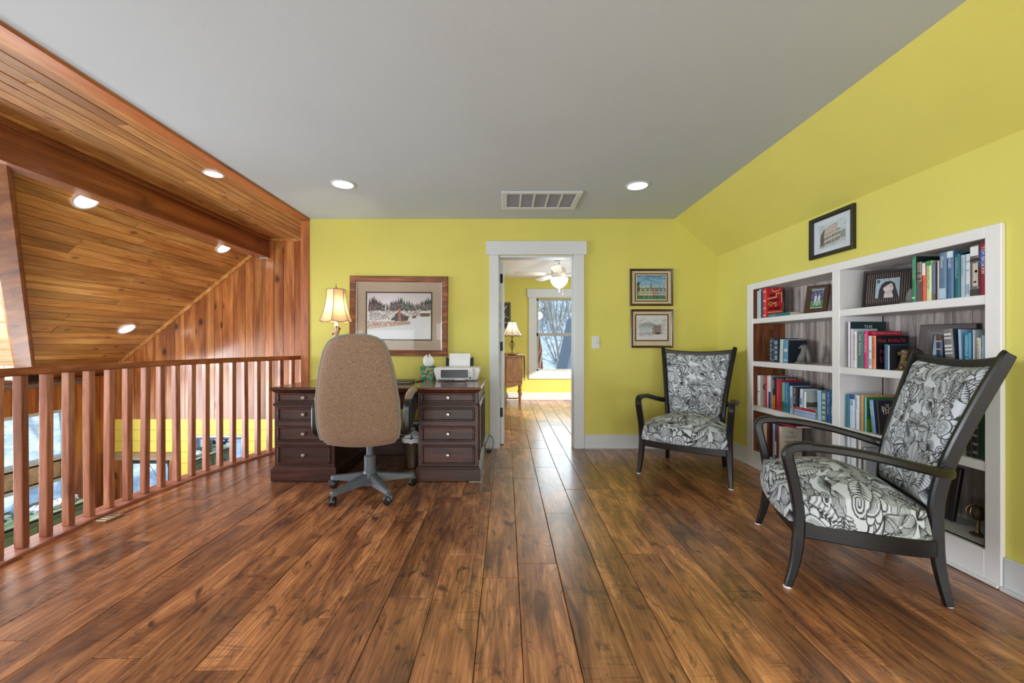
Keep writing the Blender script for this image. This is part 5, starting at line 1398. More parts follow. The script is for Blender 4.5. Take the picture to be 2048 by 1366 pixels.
# base
m = G(); m.lathe([(.03, .055), (.055, .06), (.058, .13), (.046, .16), (.042, .165), (.042, .27), (.038, .275), (.03, .278), (.026, .28), (.026, .40)], (0, 0, 0), 20); m.obj('gas_column', GRYP, och, True)
for k in range(5):
    a = R(-126 + 72 * k); c, s_ = math.cos(a), math.sin(a)
    m = G(); rings = []
    for r0, zt, w, h in ((.03, .150, .036, .075), (.10, .138, .033, .062), (.22, .116, .027, .042), (.30, .104, .024, .030), (.325, .100, .018, .026)):
        rings.append([(c * r0 - s_ * q, s_ * r0 + c * q, zt + hh) for q, hh in ((-w, -h), (w, -h), (w * .8, -.006), (w * .45, 0), (-w * .45, 0), (-w * .8, -.006))])
    m.loft(rings); sp = m.obj('spoke', GRYP, och)
    ca = a + R(40); tx, ty = -math.sin(ca), math.cos(ca); ex, ey = c * .318, s_ * .318
    m = G(); m.lathe([(.009, .05), (.009, .085), (.016, .085), (.016, .078)], (ex, ey, 0), 10); m.obj('caster_stem', GRYP, sp)
    m = G()
    for sgn in (-1, 1):
        prof = [(.006, -.009), (.026, -.009), (.0295, -.005), (.0295, .005), (.022, .010), (.006, .011)]
        rings = []
        for r0, h in prof:
            rings.append([Vector((ex, ey, .0295)) + Vector((math.cos(ca), math.sin(ca), 0)) * (r0 * math.cos(q) - .006) + Vector((0, 0, 1)) * (r0 * math.sin(q)) + Vector((tx, ty, 0)) * (sgn * (.014 + h)) for q in [2 * PI * z / 16 for z in range(16)]])
        m.loft(rings)
    m.obj('caster', BLKP, sp, True)
    m = G(); m.box(-.03, .03, -.006, .006, 0, .03); m.v = [(ex + math.cos(ca) * x - math.sin(ca) * y, ey + math.sin(ca) * x + math.cos(ca) * y, .034 + z) for x, y, z in m.v]; m.obj('caster_hood', GRYP, sp)
m = G(); m.box(-.12, .12, -.14, .16, .40, .44, .012); m.obj('mechanism', BLKP, och)
m = G(); m.tube([(.10, .02, .42), (.26, .04, .415), (.30, .05, .425)], .007, 6); m.obj('lever', BLKP, och, True)
# seat
m = G(); rings = [srect(0, .05, z, a, b) for z, a, b in ((.438, .20, .20), (.44, .245, .245), (.455, .262, .26), (.49, .272, .27), (.52, .270, .268), (.54, .255, .252), (.55, .20, .20), (.553, .08, .08))]
m.loft(rings); m.obj('seat', TAUPE, och, True, angle=60)
# back: tall tapered shell leaning away from the desk
def backring(z, grow=0.0, front=0.0):
    t = (z - .40) / .765
    a = np.interp(t, [0, .06, .18, .42, .70, .86, .94, .985, 1.0], [.228, .254, .274, .272, .240, .208, .178, .122, .05]) + grow
    b = np.interp(t, [0, .06, .5, .94, 1], [.022, .045, .052, .045, .02])
    cy = -.245 - .115 * t - .02 * math.sin(PI * t)
    return srect(0, cy + front, z + .012 * (0), a, b, 48, 3.0)
zz = [.40, .412, .43, .46, .50, .56, .64, .72, .80, .88, .95, 1.01, 1.06, 1.10, 1.125, 1.145, 1.157, 1.163, 1.165]
m = G(); rings = []
for z in zz:
    ring = backring(z)
    if z < .44: ring = [(x, y, zq + .03 * (abs(x) / .26) ** 2) for x, y, zq in ring]
    rings.append(ring)
m.loft(rings); bk = m.obj('backrest', TAUPE, och, True, angle=60)
m = G(); pts = []
for z in zz[1:]: t = (z - .40) / .765; pts.append((-(np.interp(t, [0, .06, .18, .42, .70, .86, .94, .985, 1.0], [.228, .254, .274, .272, .240, .208, .178, .122, .05]) - .002), -.245 - .115 * t - .02 * math.sin(PI * t) - .012, z + (.028 if z < .44 else 0)))
pts = [Vector(p) for p in pts]; full = pts + [Vector((-p.x, p.y, p.z)) for p in pts[::-1]]
m.tube(full, .009, 6); m.obj('piping', PIPE, bk, True)
m = G(); m.box(-.05, .05, -.27, -.10, .415, .445, .01); m.obj('back_bracket', BLKP, och)
# arms
for s_ in (-1, 1):
    x = s_ * .305
    path = smooth_path([(x - s_ * .03, -.14, .47), (x, -.225, .50), (x + s_ * .004, -.235, .62), (x + s_ * .004, -.22, .688), (x + s_ * .006, -.12, .722), (x + s_ * .006, .04, .735), (x + s_ * .006, .11, .715), (x, .115, .66), (x, .06, .58), (x - s_ * .01, -.06, .50), (x - s_ * .03, -.13, .465)], 5)
    m = G(); m.sweep(path, rect_sec(.046, .03, .009), side=(1, 0, 0)); arm = m.obj('armrest', BLKP, och, True, angle=40)
    m = G(); rings = []
    for y, z, w, h in ((-.20, .712, .012, .006), (-.185, .722, .026, .015), (-.12, .742, .031, .018), (0, .756, .032, .018), (.07, .754, .030, .017), (.115, .735, .022, .013), (.125, .722, .01, .006)):
        rings.append([(x + s_ * .006 + w * math.cos(t), y, z + h * math.sin(t)) for t in [2 * PI * k / 12 for k in range(12)]])
    m.loft(rings); m.obj('arm_pad', TAUPE, arm, True, angle=70)

# ---------------------------------------------------------------- things on the desk
ZT = .7602
lx, ly = -1.63, 3.84
lp = thing('table_lamp', 'lit twig table lamp with scalloped cream bell shade on the desk', 'lamp', (lx, ly, ZT))
BIRCH = plain('birch_twigs', (206, 184, 158), rough=.7, var=.35, scale=25); BERRY = plain('red_brown_berries', (130, 48, 28), rough=.5, var=.3)
m = G(); m.lathe([(.001, .024), (.05, .022), (.07, .012), (.075, 0)], (lx, ly, ZT), 20); m.obj('base', plain('bark_base', (96, 60, 36), rough=.7, var=.3), lp, True, world=True)
m = G(); r_ = random.Random(17)
for k in range(6):
    a = 2 * PI * k / 6; m.tube([(lx + (.017 + .006 * math.sin(t * 9 + k)) * math.cos(a + t * 1.8), ly + (.017 + .006 * math.sin(t * 9 + k)) * math.sin(a + t * 1.8), ZT + .02 + .50 * t) for t in [q / 12 for q in range(13)]], .0095, 6)
m.obj('twig_column', BIRCH, lp, True, world=True)
m = G()
for k in range(40):
    t = r_.uniform(.05, 1) ** .6; a = r_.uniform(0, 6.28); q = .028 + .008 * r_.random() + .018 * (t < .72 and t > .55); m.sphere((lx + q * math.cos(a), ly + q * math.sin(a), ZT + .02 + .5 * t), r_.uniform(.005, .009), 6, 5)
o = m.obj('berries', BERRY, lp, True, world=True); o['kind'] = 'stuff'
m = G(); m.lathe([(.016, .50), (.018, .52), (.012, .535), (.012, .56)], (lx, ly, ZT), 12); m.lathe([(.022, .565), (.03, .585), (.026, .62), (.001, .64)], (lx, ly, ZT), 14); m.obj('socket', plain('warm_bulb', (255, 236, 200), emit=(255, 226, 176), estr=2.5), lp, True, world=True)
shade(lp, lx, ly, 1.318, 1.632, .150, .088, 6, -.014, shade_mat('cream_shade_cloth', (226, 196, 158), .26), plain('shade_ribbing', (150, 126, 96), rough=.8), rot=R(38), bell=2.2)
m = G(); m.lathe([(.002, -.02), (.008, .0), (.004, .012), (.009, .018), (.003, .03), (.002, .045), (.004, .05), (.001, .056)], (lx, ly, 1.632), 10); m.obj('finial', plain('bronze', (110, 96, 52), rough=.35, metal=.9), lp, True, world=True)
lamp('desk_lamp_bulb', 'POINT', (lx, ly, 1.46), 5.0, (1, .80, .55), radius=.02)

tb = thing('tissue_box', 'green floral tissue box on the desk beside the printer', 'tissue box', (-.78, 4.0, ZT))
cv = Canvas(90, 100, (38, 122, 96)); r_ = random.Random(23)
for k in range(46):
    x, y = r_.uniform(0, 90), r_.uniform(0, 100); c_ = r_.choice([(24, 98, 110), (96, 168, 96), (20, 84, 70), (126, 196, 150)]); cv.fill(cv.ell(x, y, r_.uniform(8, 14), r_.uniform(3, 5), 10, 0, r_.uniform(0, 3)), c_)
for x, y in ((54, 14), (38, 38), (54, 76), (8, 72), (80, 44)):
    for k in range(6): a = k * PI / 3; cv.fill(cv.ell(x + 6 * math.cos(a), y + 6 * math.sin(a), 5, 4, 8, 0, a), (226, 96, 60))
    cv.fill(cv.ell(x, y, 3.5, 3.5, 8), (236, 170, 70))
hw, hh = .064, .128
def boxside(u, v):   # front, right, back, left in one sheet
    k = np.clip((u * 4).astype(int), 0, 3); f = u * 4 - k; xs_ = np.where(k == 0, -hw + 2 * hw * f, np.where(k == 1, hw, np.where(k == 2, hw - 2 * hw * f, -hw))); ys_ = np.where(k == 0, -hw, np.where(k == 1, -hw + 2 * hw * f, np.where(k == 2, hw, hw - 2 * hw * f)))
    return xs_, ys_, v * hh
c4 = Canvas(360, 100, (0, 0, 0)); c4.a[:] = np.tile(cv.a, (1, 4, 1)); grid_object('box', boxside, 160, 44, c4.sample(160, 44), printed(), tb, False)
m = G(); m.box(-hw, hw, -hw, hw, hh - .002, hh, 0); m.obj('lid', plain('tissue_box_lid', (70, 140, 100), rough=.6), tb)
m = G()
def tis(u, v):
    a = u * 2 * PI; r0 = .020 + .026 * math.sin(PI * min(1, v * 1.1)) ** .8 + .007 * math.sin(3 * a + 2); z = hh + .105 * v + .016 * math.sin(2 * a + .6) * v
    if v > .9: r0 *= .75
    return (r0 * math.cos(a) * 1.15, r0 * math.sin(a) * .35, z)
m.grid(tis, 24, 12); m.obj('tissue', plain('soft_tissue', (238, 238, 242), rough=.9), tb, True)

pr = thing('printer', 'white inkjet printer holding upright paper on the desk right end', 'printer', (-.468, 3.90, ZT))
PW_ = plain('white_plastic', (226, 228, 232), rough=.4, var=.02)
m = G(); rings = []
for i, z in ((.03, .004), (.022, .012), (.0, .09), (-.002, .112), (.006, .124), (.02, .128)):
    rings.append([(-.215 + i, -.115 + i * .6, z), (.215 - i, -.115 + i * .6, z), (.215 - i, .13 - i * .4, z), (-.215 + i, .13 - i * .4, z)])
m.loft(rings); m.obj('body', PW_, pr)
m = G(); m.box(-.148, .105, -.122, -.075, .030, .104, .004); m.obj('paper_slot', BLKP, pr)
m = G(); m.prism([(-.17, -.175), (.075, -.175), (.105, -.11), (-.15, -.11)], 'Z', .012, .020); m.obj('output_tray', PW_, pr)
m = G(); m.box(-.165, -.01, -.179, -.170, .010, .022, .003); m.obj('tray_extension', plain('grey_plastic', (140, 144, 150), rough=.4), pr)
m = G(); m.box(.118, .136, -.119, -.11, .022, .036, .002); m.obj('power_button', BLKP, pr)
m = G(); m.box(.148, .172, -.119, -.108, .012, .118, .002); m.obj('panel_strip', plain('warm_grey_plastic', (176, 178, 172), rough=.4), pr)
m = G()
for s_ in (-1, 1): m.box(s_ * .118 - .022 * (s_ < 0), s_ * .118 + .022 * (s_ > 0), .085, .097, .10, .235, .004)
m.box(-.118, .118, .092, .097, .10, .225); o = m.obj('paper_support', BLKP, pr); o.rotation_euler = (R(-12), 0, 0); o.location = (0, .02, .004)
m = G(); m.box(-.105, .105, .078, .088, .10, .272, 0); o = m.obj('paper', plain('printer_paper', (232, 234, 240), rough=.8), pr); o.rotation_euler = (R(-12), 0, 0); o.location = (0, .02, .004)
nb_ = thing('notebook', 'closed black notebook lying on the desk behind the chair', 'notebook', (-.99, 3.60, ZT))
part('cover', BLKP, nb_, (-1.16, -.835, 3.50, 3.70, ZT, ZT + .005), (-1.16, -.835, 3.50, 3.70, ZT + .018, ZT + .023), (-1.16, -1.154, 3.50, 3.70, ZT, ZT + .023), b=.002)
part('pages', plain('page_edge', (150, 146, 136), rough=.8), nb_, (-1.154, -.84, 3.505, 3.695, ZT + .005, ZT + .018), b=0)
pn = thing('pen', 'dark brown pen on the desk right of the notebook', 'pen', (-.80, 3.70, ZT))
m = G(); m.tube([(-.82, 3.66, ZT + .006), (-.78, 3.77, ZT + .006)], .006, 8); m.obj('barrel', plain('brown_pen', (70, 40, 28), rough=.3), pn, True, world=True)
m = G(); m.tube([(-.78, 3.77, ZT + .006), (-.776, 3.782, ZT + .006)], [.006, .002], 8); m.obj('tip', KNOB, pn, True, world=True)
# floor register near the balusters
fr = thing('floor_register', 'small brass edged floor register lying near the balusters', 'floor vent', (-2.525, 2.545, 0), R(-4))
m = G(); m.box(-.045, .045, -.06, .06, .0015, .005, .002); m.obj('frame', plain('register_bronze', (176, 130, 80), rough=.35, metal=.5), fr)
for k in range(4): m = G(); m.box(-.035, .035, -.05 + k * .026, -.05 + k * .026 + .017, .004, .008, .002); m.obj('slat', plain('register_silver', (188, 194, 196), rough=.25, metal=.7), fr)
# lead beside the door
cd = thing('power_lead', 'thin black lead with plug by the baseboard left of the doorway', 'cable', (-.19, 4.15, 0))
m = G(); m.tube(smooth_path([(-.20, 4.06, .10), (-.17, 4.17, .16), (-.13, 4.19, .09), (-.15, 4.12, .012), (-.18, 4.11, .009), (-.195, 4.105, .009)], 6), .003, 5); m.obj('lead', BLACKM, cd, True, world=True)
m = G(); m.box(-.20, -.15, 4.09, 4.12, .002, .02, .005); m.obj('plug', BLACKM, cd, world=True)

# ---------------------------------------------------------------- green hutch on the lower floor, seen between the balusters
hz = -.56; GRN = plain('sage_green_paint', (120, 150, 118), rough=.55)
hu = thing('green_hutch', 'sage green hutch with black handles below the loft, by windows', 'cabinet', (-4.72, 3.85, ZG))
part('body', GRN, hu, (-4.95, -4.52, 3.42, 4.30, ZG + .1, hz - .05), b=.004); part('cornice', GRN, hu, (-4.97, -4.48, 3.38, 4.33, hz - .05, hz), b=.012); part('plinth', GRN, hu, (-4.93, -4.54, 3.45, 4.27, ZG, ZG + .1), b=.004)
part('top_edge', BLACKM, hu, (-4.49, -4.47, 3.38, 4.33, hz - .025, hz - .005), b=.004)
for k in range(2):
    y = 3.45 + k * .42; dr = part('door', GRN, hu, (-4.525, -4.505, y, y + .40, -1.6, hz - .08), b=.006)
    m = G(); m.tube([(-4.508, y + .16, hz - .17), (-4.478, y + .17, hz - .175), (-4.478, y + .25, hz - .175), (-4.508, y + .26, hz - .17)], .007, 6); m.obj('handle', BLACKM, dr, True, world=True)
cl = thing('folded_cloth', 'crumpled pale cloth on top of the green hutch', 'cloth', (-4.66, 4.1, hz))
for k in range(5):
    m = crumple((-4.66 + .04 * (k % 2), 3.98 + k * .07, hz + .035), .08, 80 + k, 14, 8); m.v = [(x, y, max(hz + .001, hz + (z - hz) * .55)) for x, y, z in m.v]; m.obj('fold', plain('pale_blue_cloth', (196, 210, 226), rough=.9), cl, world=True)
gn = thing('garland', 'dark green garland heap on top of the hutch, left of cloth', 'garland', (-4.62, 3.55, hz))
m = G(); r_ = random.Random(44)
for k in range(60):
    p = Vector((-4.66 + r_.uniform(-.12, .12), 3.44 + r_.uniform(0, .20), hz + .035 + abs(r_.gauss(0, .05)))); d = Vector((r_.uniform(-1, 1), r_.uniform(-1, 1), r_.uniform(-.05, .8))).normalized(); q = d.orthogonal() * .018; m.add([p, p + d * .05 + q, p + d * .11, p + d * .05 - q], [(0, 1, 2, 3)])
o = m.obj('leaves', plain('garland_green', (58, 84, 82), rough=.6, var=.4), gn, world=True); o['kind'] = 'stuff'
vs_ = thing('blue_vase', 'tall slate blue vase on the green hutch', 'vase', (-4.62, 3.80, hz))
m = G(); m.lathe([(.04, 0), (.055, .05), (.05, .14), (.026, .22), (.03, .26)], (-4.62, 3.80, hz), 16); m.obj('body', plain('slate_blue_glaze', (90, 124, 150), rough=.25), vs_, True, world=True)
m = G(); m.lathe([(.03, .258), (.034, .27), (.026, .27), (.022, .255)], (-4.62, 3.80, hz), 16); m.obj('rim', plain('slate_blue_glaze', (90, 124, 150)), vs_, True, world=True)
# ---------------------------------------------------------------- built-in bookcase
XF = XR - .022; XBK = 2.52
bc = thing('bookcase', 'white built-in bookcase with barn board back in the right wall', 'bookcase', (XR, 2.75, 0))
LB0, LB1 = 2.7356, 3.614     # left bay (far)
RB0, RB1 = 1.863, 2.6746     # right bay (near)
part('stile', SHELFW, bc, (XF, XR - .0005, LB1, BY1, .002, BZ)); part('stile', SHELFW, bc, (XF, XR - .0005, BY0, RB0, .002, BZ)); part('stile', SHELFW, bc, (XF, XR + .02, RB1, LB0, .15, BZ - .055))
part('top_rail', SHELFW, bc, (XF, XR - .0005, RB0, LB1, BZ - .055, BZ)); part('bottom_rail', SHELFW, bc, (XF, XR + .02, RB0, LB1, .002, .15))
part('shoe_moulding', SHELFW, bc, (XF - .016, XF, BY0, BY1, .002, .018), b=.004)
SZ = [.15, .558, .955, 1.337]
for (a, b) in ((LB0, LB1), (RB0, RB1)):
    for k, z in enumerate(SZ):
        part('shelf', SHELFW, bc, (XF + (.004 if k else .02), XBK, a - .003, b + .003, z - (.045 if k else .02), z))
    part('lining', SHELFW, bc, (XF + .02, XBK + .02, a - .01, b + .01, BZ - .052, BZ - .04), b=0)
part('divider', SHELFW, bc, (XF + .02, XBK, RB1 + .001, LB0 - .001, .13, BZ - .05)); part('side_panel', SHELFW, bc, (XF + .02, XBK, RB0 - .02, RB0 - .001, .13, BZ - .05))
for i, (xa, xb) in enumerate(((XF + .006, XF + .09), (XF + .0915, XF + .185), (XF + .1865, XBK))): part('side_board', BARNB, bc, (xa, xb, LB1 - .002, LB1 + .016, .13, BZ - .05), b=.002)
r5 = random.Random(77)
for (a, b) in ((LB0, LB1), (RB0, RB1)):
    y = a
    while y < b - .01:
        yb = min(y + r5.uniform(.09, .125), b)
        if b - yb < .04: yb = b
        part('back_board', BARNG, bc, (XBK, XBK + .014 + r5.uniform(0, .003), y + .0015, yb - .0015, .14, BZ - .045), b=.002); y = yb
part('back_panel', DARK, bc, (XBK + .013, XBK + .02, RB0 - .02, LB1 + .02, .1, BZ - .04), b=0)

# ---------------------------------------------------------------- books
PAGES = plain('book_pages', (226, 218, 200), rough=.9, var=.08, scale=80)
def bcol(rgb): return plain('book_%d_%d_%d' % tuple(rgb), rgb, rough=.45, var=.07, scale=14)
def scribble(n, size):
    """Lettering too small to read in the photo: strokes the size of letters, no words."""
    q = random.Random(n * 31 + int(size * 1e5)); vs = []; fs = []; x = 0
    for k in range(n):
        if k and q.random() < .14: x += size * .35
        h = size * q.choice((.5, .7, .72)); w = size * .09; wd = size * q.uniform(.3, .5)
        bars = [(x, 0, x + w, h), (x + wd - w, 0, x + wd, h * q.choice((1, .6)))]
        y = h * q.choice((.0, .45, .88)); bars.append((x, y, x + wd, y + w))
        for a, b, c, d in bars:
            i = len(vs); vs += [(a, b), (c, b), (c, d), (a, d)]; fs.append((i, i + 1, i + 2, i + 3))
        x += wd + size * .14
    return vs, fs, x
def put_text(txt, fn, size, col, parent, length=None, name='title'):
    if txt[0] == '~': vs, fs, w = scribble(int(txt[1:]), size)
    else: vs, fs, w = text_mesh(txt, size)
    k = min(1.0, length / w) if length and w > length else 1.0
    m = G(); m.add([fn(x * k, y * (k if k < .6 else 1)) for x, y in vs], fs); o_ = m.obj(name, bcol(col), parent); 
    if txt[0] == '~': o_['kind'] = 'stuff'
    return o_
BOOKN = [0]
def book(label, group, y0, y1, zs, h, w, spine, cover=None, title=None, tcol=(235, 232, 224), tilt=0.0, xs=2.262, cover_text=None, ctcol=(240, 240, 240), bands=None, art=None, label2=None, tsize=None, spine2=None):
    """y0 < y1: thickness along the wall; spine faces the room (-X)."""
    if y0 > y1: y0, y1 = y1, y0
    t_ = y1 - y0; yc = (y0 + y1) / 2; cover = cover or spine
    t = thing('book', label, 'book', (xs, yc, zs + .0008 + t_ / 2 * abs(math.sin(tilt))), 0, group); t.rotation_euler = (tilt, 0, 0)
    m = G(); a, b = -t_ / 2, t_ / 2; c = min(.003, t_ * .18)
    m.box(0, w, a, a + c, 0, h, .0008); m.box(0, w, b - c, b, 0, h, .0008); m.obj('cover', bcol(cover), t)
    m = G(); m.prism([(.004, a + .0002), (.0, a + .0015), (-.0025, a + t_ * .28), (-.0025, b - t_ * .28), (.0, b - .0015), (.004, b - .0002)], 'Z', 0, h); m.obj('spine', bcol(spine), t)
    m = G(); m.box(.004, w - .004, a + c, b - c, .003, h - .003); m.obj('pages', PAGES, t)
    if spine2:
        z0, z1, c2 = spine2; m = G(); m.box(-.0034, -.0015, a + .001, b - .001, h * z0, h * z1); m.obj('spine_panel', bcol(c2), t)
    if bands:
        m = G()
        for z0, z1 in bands: m.box(-.0038, -.002, a + t_ * .14, b - t_ * .14, h * z0, h * z1)
        m.obj('spine_bands', bcol(tcol), t)['kind'] = 'stuff'
    if title:
        sz_ = tsize or min(t_ * .62, .028); put_text(title, lambda x, y: (-.0042, -(y - sz_ * .36), h * .93 - x), sz_, tcol, t, h * .84)
    if cover_text:
        for k, (s_, xx, size, zz_) in enumerate(cover_text): put_text(s_, lambda x, y: (xx * w + x, a - .0006, zz_ * h + y), size, ctcol, t, w * (.96 - xx), 'cover_lettering')
    if art:
        for nm, col, polys in art:
            m = G()
            for P in polys: m.prism([(p[0] * w, p[1] * h) for p in P], 'Y', a - .0009, a - .0001)
            m.obj(nm, bcol(col), t)
    return t
def YP_(px, xs=2.262): return xs * F / (px - CX)
def ZPX(px, py, xs=2.262): return CAMZ - (py - CY) * (xs / (px - CX))
def row(group, zs, entries):
    """entries: (label, px0, px1, py_top, depth, spine colour, options) with px of the spine's left and right edge in the frame."""
    for e in entries:
        lab, p0, p1, pt, w, sp = e[:6]; o = dict(e[6]) if len(e) > 6 else {}
        xs = o.pop('xs', 2.262); ya, yb = YP_(p1, xs) + .0006, YP_(p0, xs) - .0006
        h = ZPX((p0 + p1) / 2, pt, xs) - zs; book(lab, group, ya, yb, zs, h, w, sp, xs=xs, **o)

g1 = 'books on the top left shelf'
row(g1, SZ[3], [
 ('pale green thin book at the far left of the top left shelf', 1513.8, 1518, 582, .16, (176, 200, 188)),
 ('pale grey thin book second from the left on the top left shelf', 1518, 1521.6, 579, .165, (186, 196, 212)),
 ('dark garden book with a white g, behind the red book', 1521.6, 1526.4, 581, .19, (52, 60, 96), dict(cover=(44, 54, 46), cover_text=[('g', .80, .05, .76)], ctcol=(236, 236, 228), art=[('leaf_print', (96, 136, 104), [[(.72, .1), (.95, .14), (.96, .6), (.78, .5)], [(.74, .62), (.9, .58), (.94, .7)]]), ('flower_print', (206, 196, 160), [[(.74, .34), (.82, .3), (.88, .38), (.8, .45)]])])),
 ('red illustrated hardback with winding cream paths on the top left shelf', 1526.4, 1533.0, 577, .142, (214, 60, 64), dict(cover=(196, 36, 34), tcol=(240, 190, 180), bands=[(.06, .1), (.3, .34), (.55, .6), (.86, .9)],
   art=[('path_print', (236, 190, 160), [[(.05, .16), (.96, .2), (.96, .23), (.08, .19)], [(.1, .44), (.55, .48), (.55, .3), (.6, .3), (.6, .52), (.1, .47)], [(.06, .62), (.62, .68), (.62, .8), (.9, .82), (.9, .5), (.95, .5), (.95, .86), (.57, .83), (.57, .71), (.06, .65)], [(.3, .96), (.4, .86), (.75, .9), (.88, .99), (.84, .99), (.73, .93), (.42, .89), (.34, .97)]]),
        ('pattern_print', (96, 16, 18), [[(.12, .25), (.84, .29), (.84, .38), (.12, .34)], [(.16, .7), (.55, .74), (.55, .82), (.16, .78)], [(.2, .53), (.78, .58), (.78, .65), (.2, .6)]]), ('badge_print', (190, 160, 30), [[(.16, .5), (.24, .55), (.34, .53), (.36, .44), (.26, .38), (.16, .42)]])]))])
def flat_book(label, group, y0, y1, z0, t_, w, spine, top, title=None, tcol=(240, 240, 240), xs=2.27, rot=0.0):
    t = thing('book', label, 'book', (xs, (y0 + y1) / 2, z0 + .0008), rot, group); L = y1 - y0; a, b = -L / 2, L / 2
    m = G(); m.box(0, w, a, b, 0, .003, .0008); m.box(0, w, a, b, t_ - .003, t_, .0008); m.obj('cover', bcol(top), t)
    m = G(); m.box(-.002, .004, a, b, .0002, t_ - .0002, .001); m.obj('spine', bcol(spine), t)
    m = G(); m.box(.004, w - .004, a + .004, b - .004, .003, t_ - .003); m.obj('pages', PAGES, t)
    if title: s_ = t_ * .5; put_text(title, lambda x, y: (-.0026, b - L * .1 - x, t_ * .3 + y), s_, tcol, t, L * .75)
    return t
flat_book('teal spined book lying flat in front of the red book', g1, YP_(1577), YP_(1533.5), SZ[3], .028, .17, (24, 110, 122), (206, 212, 214), '~9', (220, 236, 236))
framed('brown framed photo of children on grass leaning on the top left shelf', 'photo frame', (2.36, 3.03, SZ[3] + .112), .15, .215, .034, .016, plain('brown_wood_frame', (74, 50, 36), rough=.35), art_field(), .088, .135, PALE, rotz=R(-62), lean=R(-14), name='photo_frame', res=2e-3)

g2 = 'books on the second left shelf'
row(g2, SZ[2], [
 ('dark navy patterned book, leftmost on the second left shelf', 1540, 1544.4, 677, .20, (44, 66, 88), dict(bands=[(.1, .2), (.26, .36), (.42, .6), (.66, .76), (.82, .92)], tcol=(110, 140, 158))),
 ('dark navy patterned book second from the left, second left shelf', 1544.4, 1548.8, 677, .20, (36, 50, 78), dict(bands=[(.06, .12), (.5, .56), (.88, .92)], tcol=(120, 148, 166))),
 ('slate blue patterned book third from the left, second left shelf', 1548.8, 1556.4, 678, .205, (30, 44, 70), dict(bands=[(.1, .3), (.36, .5), (.56, .7), (.76, .92)], tcol=(136, 152, 164))),
 ('pale grey book leaning beside a dark book, second left shelf', 1558.5, 1565, 679, .17, (184, 202, 208), dict(tilt=R(2.5))),
 ('dark blue book with sky blue spine next to the bookend figure', 1567, 1576, 681, .15, (98, 150, 188), dict(cover=(28, 36, 52), tilt=R(2), bands=[(.1, .14), (.5, .62)], tcol=(210, 224, 232)))])
STONE = plain('grey_stone', (112, 114, 112), rough=.6, var=.3, scale=30, bump=.6, bscale=120)
be = thing('bookend', 'grey stone lion bookend on the second left shelf', 'bookend', (2.36, 3.06, SZ[2]))
m = G(); m.box(2.29, 2.42, 2.985, 3.125, SZ[2] + .0008, SZ[2] + .022, .006); m.obj('base', STONE, be, world=True)
m = G(); L_ = [(3.095, .022, .045, .04), (3.09, .05, .048, .042), (3.07, .09, .044, .04), (3.055, .125, .036, .034), (3.05, .155, .03, .03), (3.04, .185, .034, .034), (3.04, .21, .022, .024), (3.045, .222, .006, .006)]
m.loft([[(2.35 + a * math.cos(t), y + b * math.sin(t), SZ[2] + z + .006 * math.sin(5 * t)) for t in [2 * PI * k / 14 for k in range(14)]] for y, z, a, b in L_]); m.obj('figure', STONE, be, True, world=True)
m = G(); m.tube(smooth_path([(2.36, 3.04, SZ[2] + .17), (2.36, 3.01, SZ[2] + .14), (2.36, 2.995, SZ[2] + .08), (2.36, 2.99, SZ[2] + .024)], 5), [.02] * 15 + [.016], 8); m.obj('wing', STONE, be, True, world=True)
m = G(); m.sphere((2.335, 3.06, SZ[2] + .196), .026, 10, 8); m.sphere((2.31, 3.068, SZ[2] + .186), .012, 8, 6); m.obj('head', STONE, be, True, world=True)
def rescale(root, s, c, loc):
    for o in root.children_recursive:
        o.data.transform(Matrix.Scale(s, 4))
    root.location = loc
rescale(be, .66, None, (2.335, 3.13, SZ[2] + .0008))
row(g2, SZ[2], [('slim pale blue book against the divider, second left shelf', 1668, 1672, 673, .19, (150, 178, 214), dict(xs=2.30))])

g3 = 'books on the third left shelf'
row(g3, SZ[1], [
 ('white hardback with cursive letter, leftmost on the third left shelf', 1514.5, 1520.5, 751, .16, (228, 226, 226), dict(cover=(206, 204, 190), tcol=(170, 60, 60), bands=[(.45, .48)], cover_text=[('C', .12, .10, .5)], ctcol=(70, 40, 46))),
 ('slim crimson book after the white hardback, third left shelf', 1530, 1534, 752, .16, (186, 40, 74), dict(title='~3')),
 ('slim cream book beside the slim crimson one, third left shelf', 1534.2, 1537.2, 752, .16, (214, 206, 190)),
 ('white and navy spined book, third left shelf', 1537.4, 1541.4, 751, .165, (226, 226, 232), dict(spine2=(.0, .5, (44, 54, 110)), cover=(168, 120, 100))),
 ('grey lilac slim book, third left shelf', 1541.6, 1545, 753, .16, (126, 132, 164)),
 ('black book with large white cover lettering, third left shelf', 1545.2, 1551, 755.5, .185, (30, 26, 34), dict(spine2=(.02, .45, (216, 120, 40)), cover=(24, 22, 30), cover_text=[('POLITICO', .05, .046, .86)], title='~6')),
 ('thick raspberry red hardback, third left shelf', 1552, 1562, 760, .17, (176, 34, 60), dict(tcol=(226, 140, 150), title='~13')),
 ('grey and green spined book, third left shelf', 1563.5, 1569.5, 765, .15, (116, 166, 146), dict(spine2=(.0, .35, (64, 110, 84)))),
 ('bright blue book, third left shelf', 1570.5, 1577.8, 765, .165, (28, 128, 182), dict(cover=(30, 52, 84), title='~10', tcol=(190, 224, 240))),
 ('pale blue grey slim book, third left shelf', 1579, 1584.5, 772, .15, (172, 194, 214), dict(bands=[(.2, .6)], tcol=(130, 150, 180))),
])
z_ = SZ[1]
flat_book('pale blue plastic tray lying flat at the bottom of the stack, third left shelf', g3, YP_(1630), YP_(1588), z_, .026, .15, (150, 180, 222), (170, 196, 228), xs=2.262)
flat_book('pale book lying in the middle of the flat stack, third left shelf', g3, YP_(1629), YP_(1586.5), z_ + .0275, .016, .15, (176, 190, 220), (196, 204, 222))
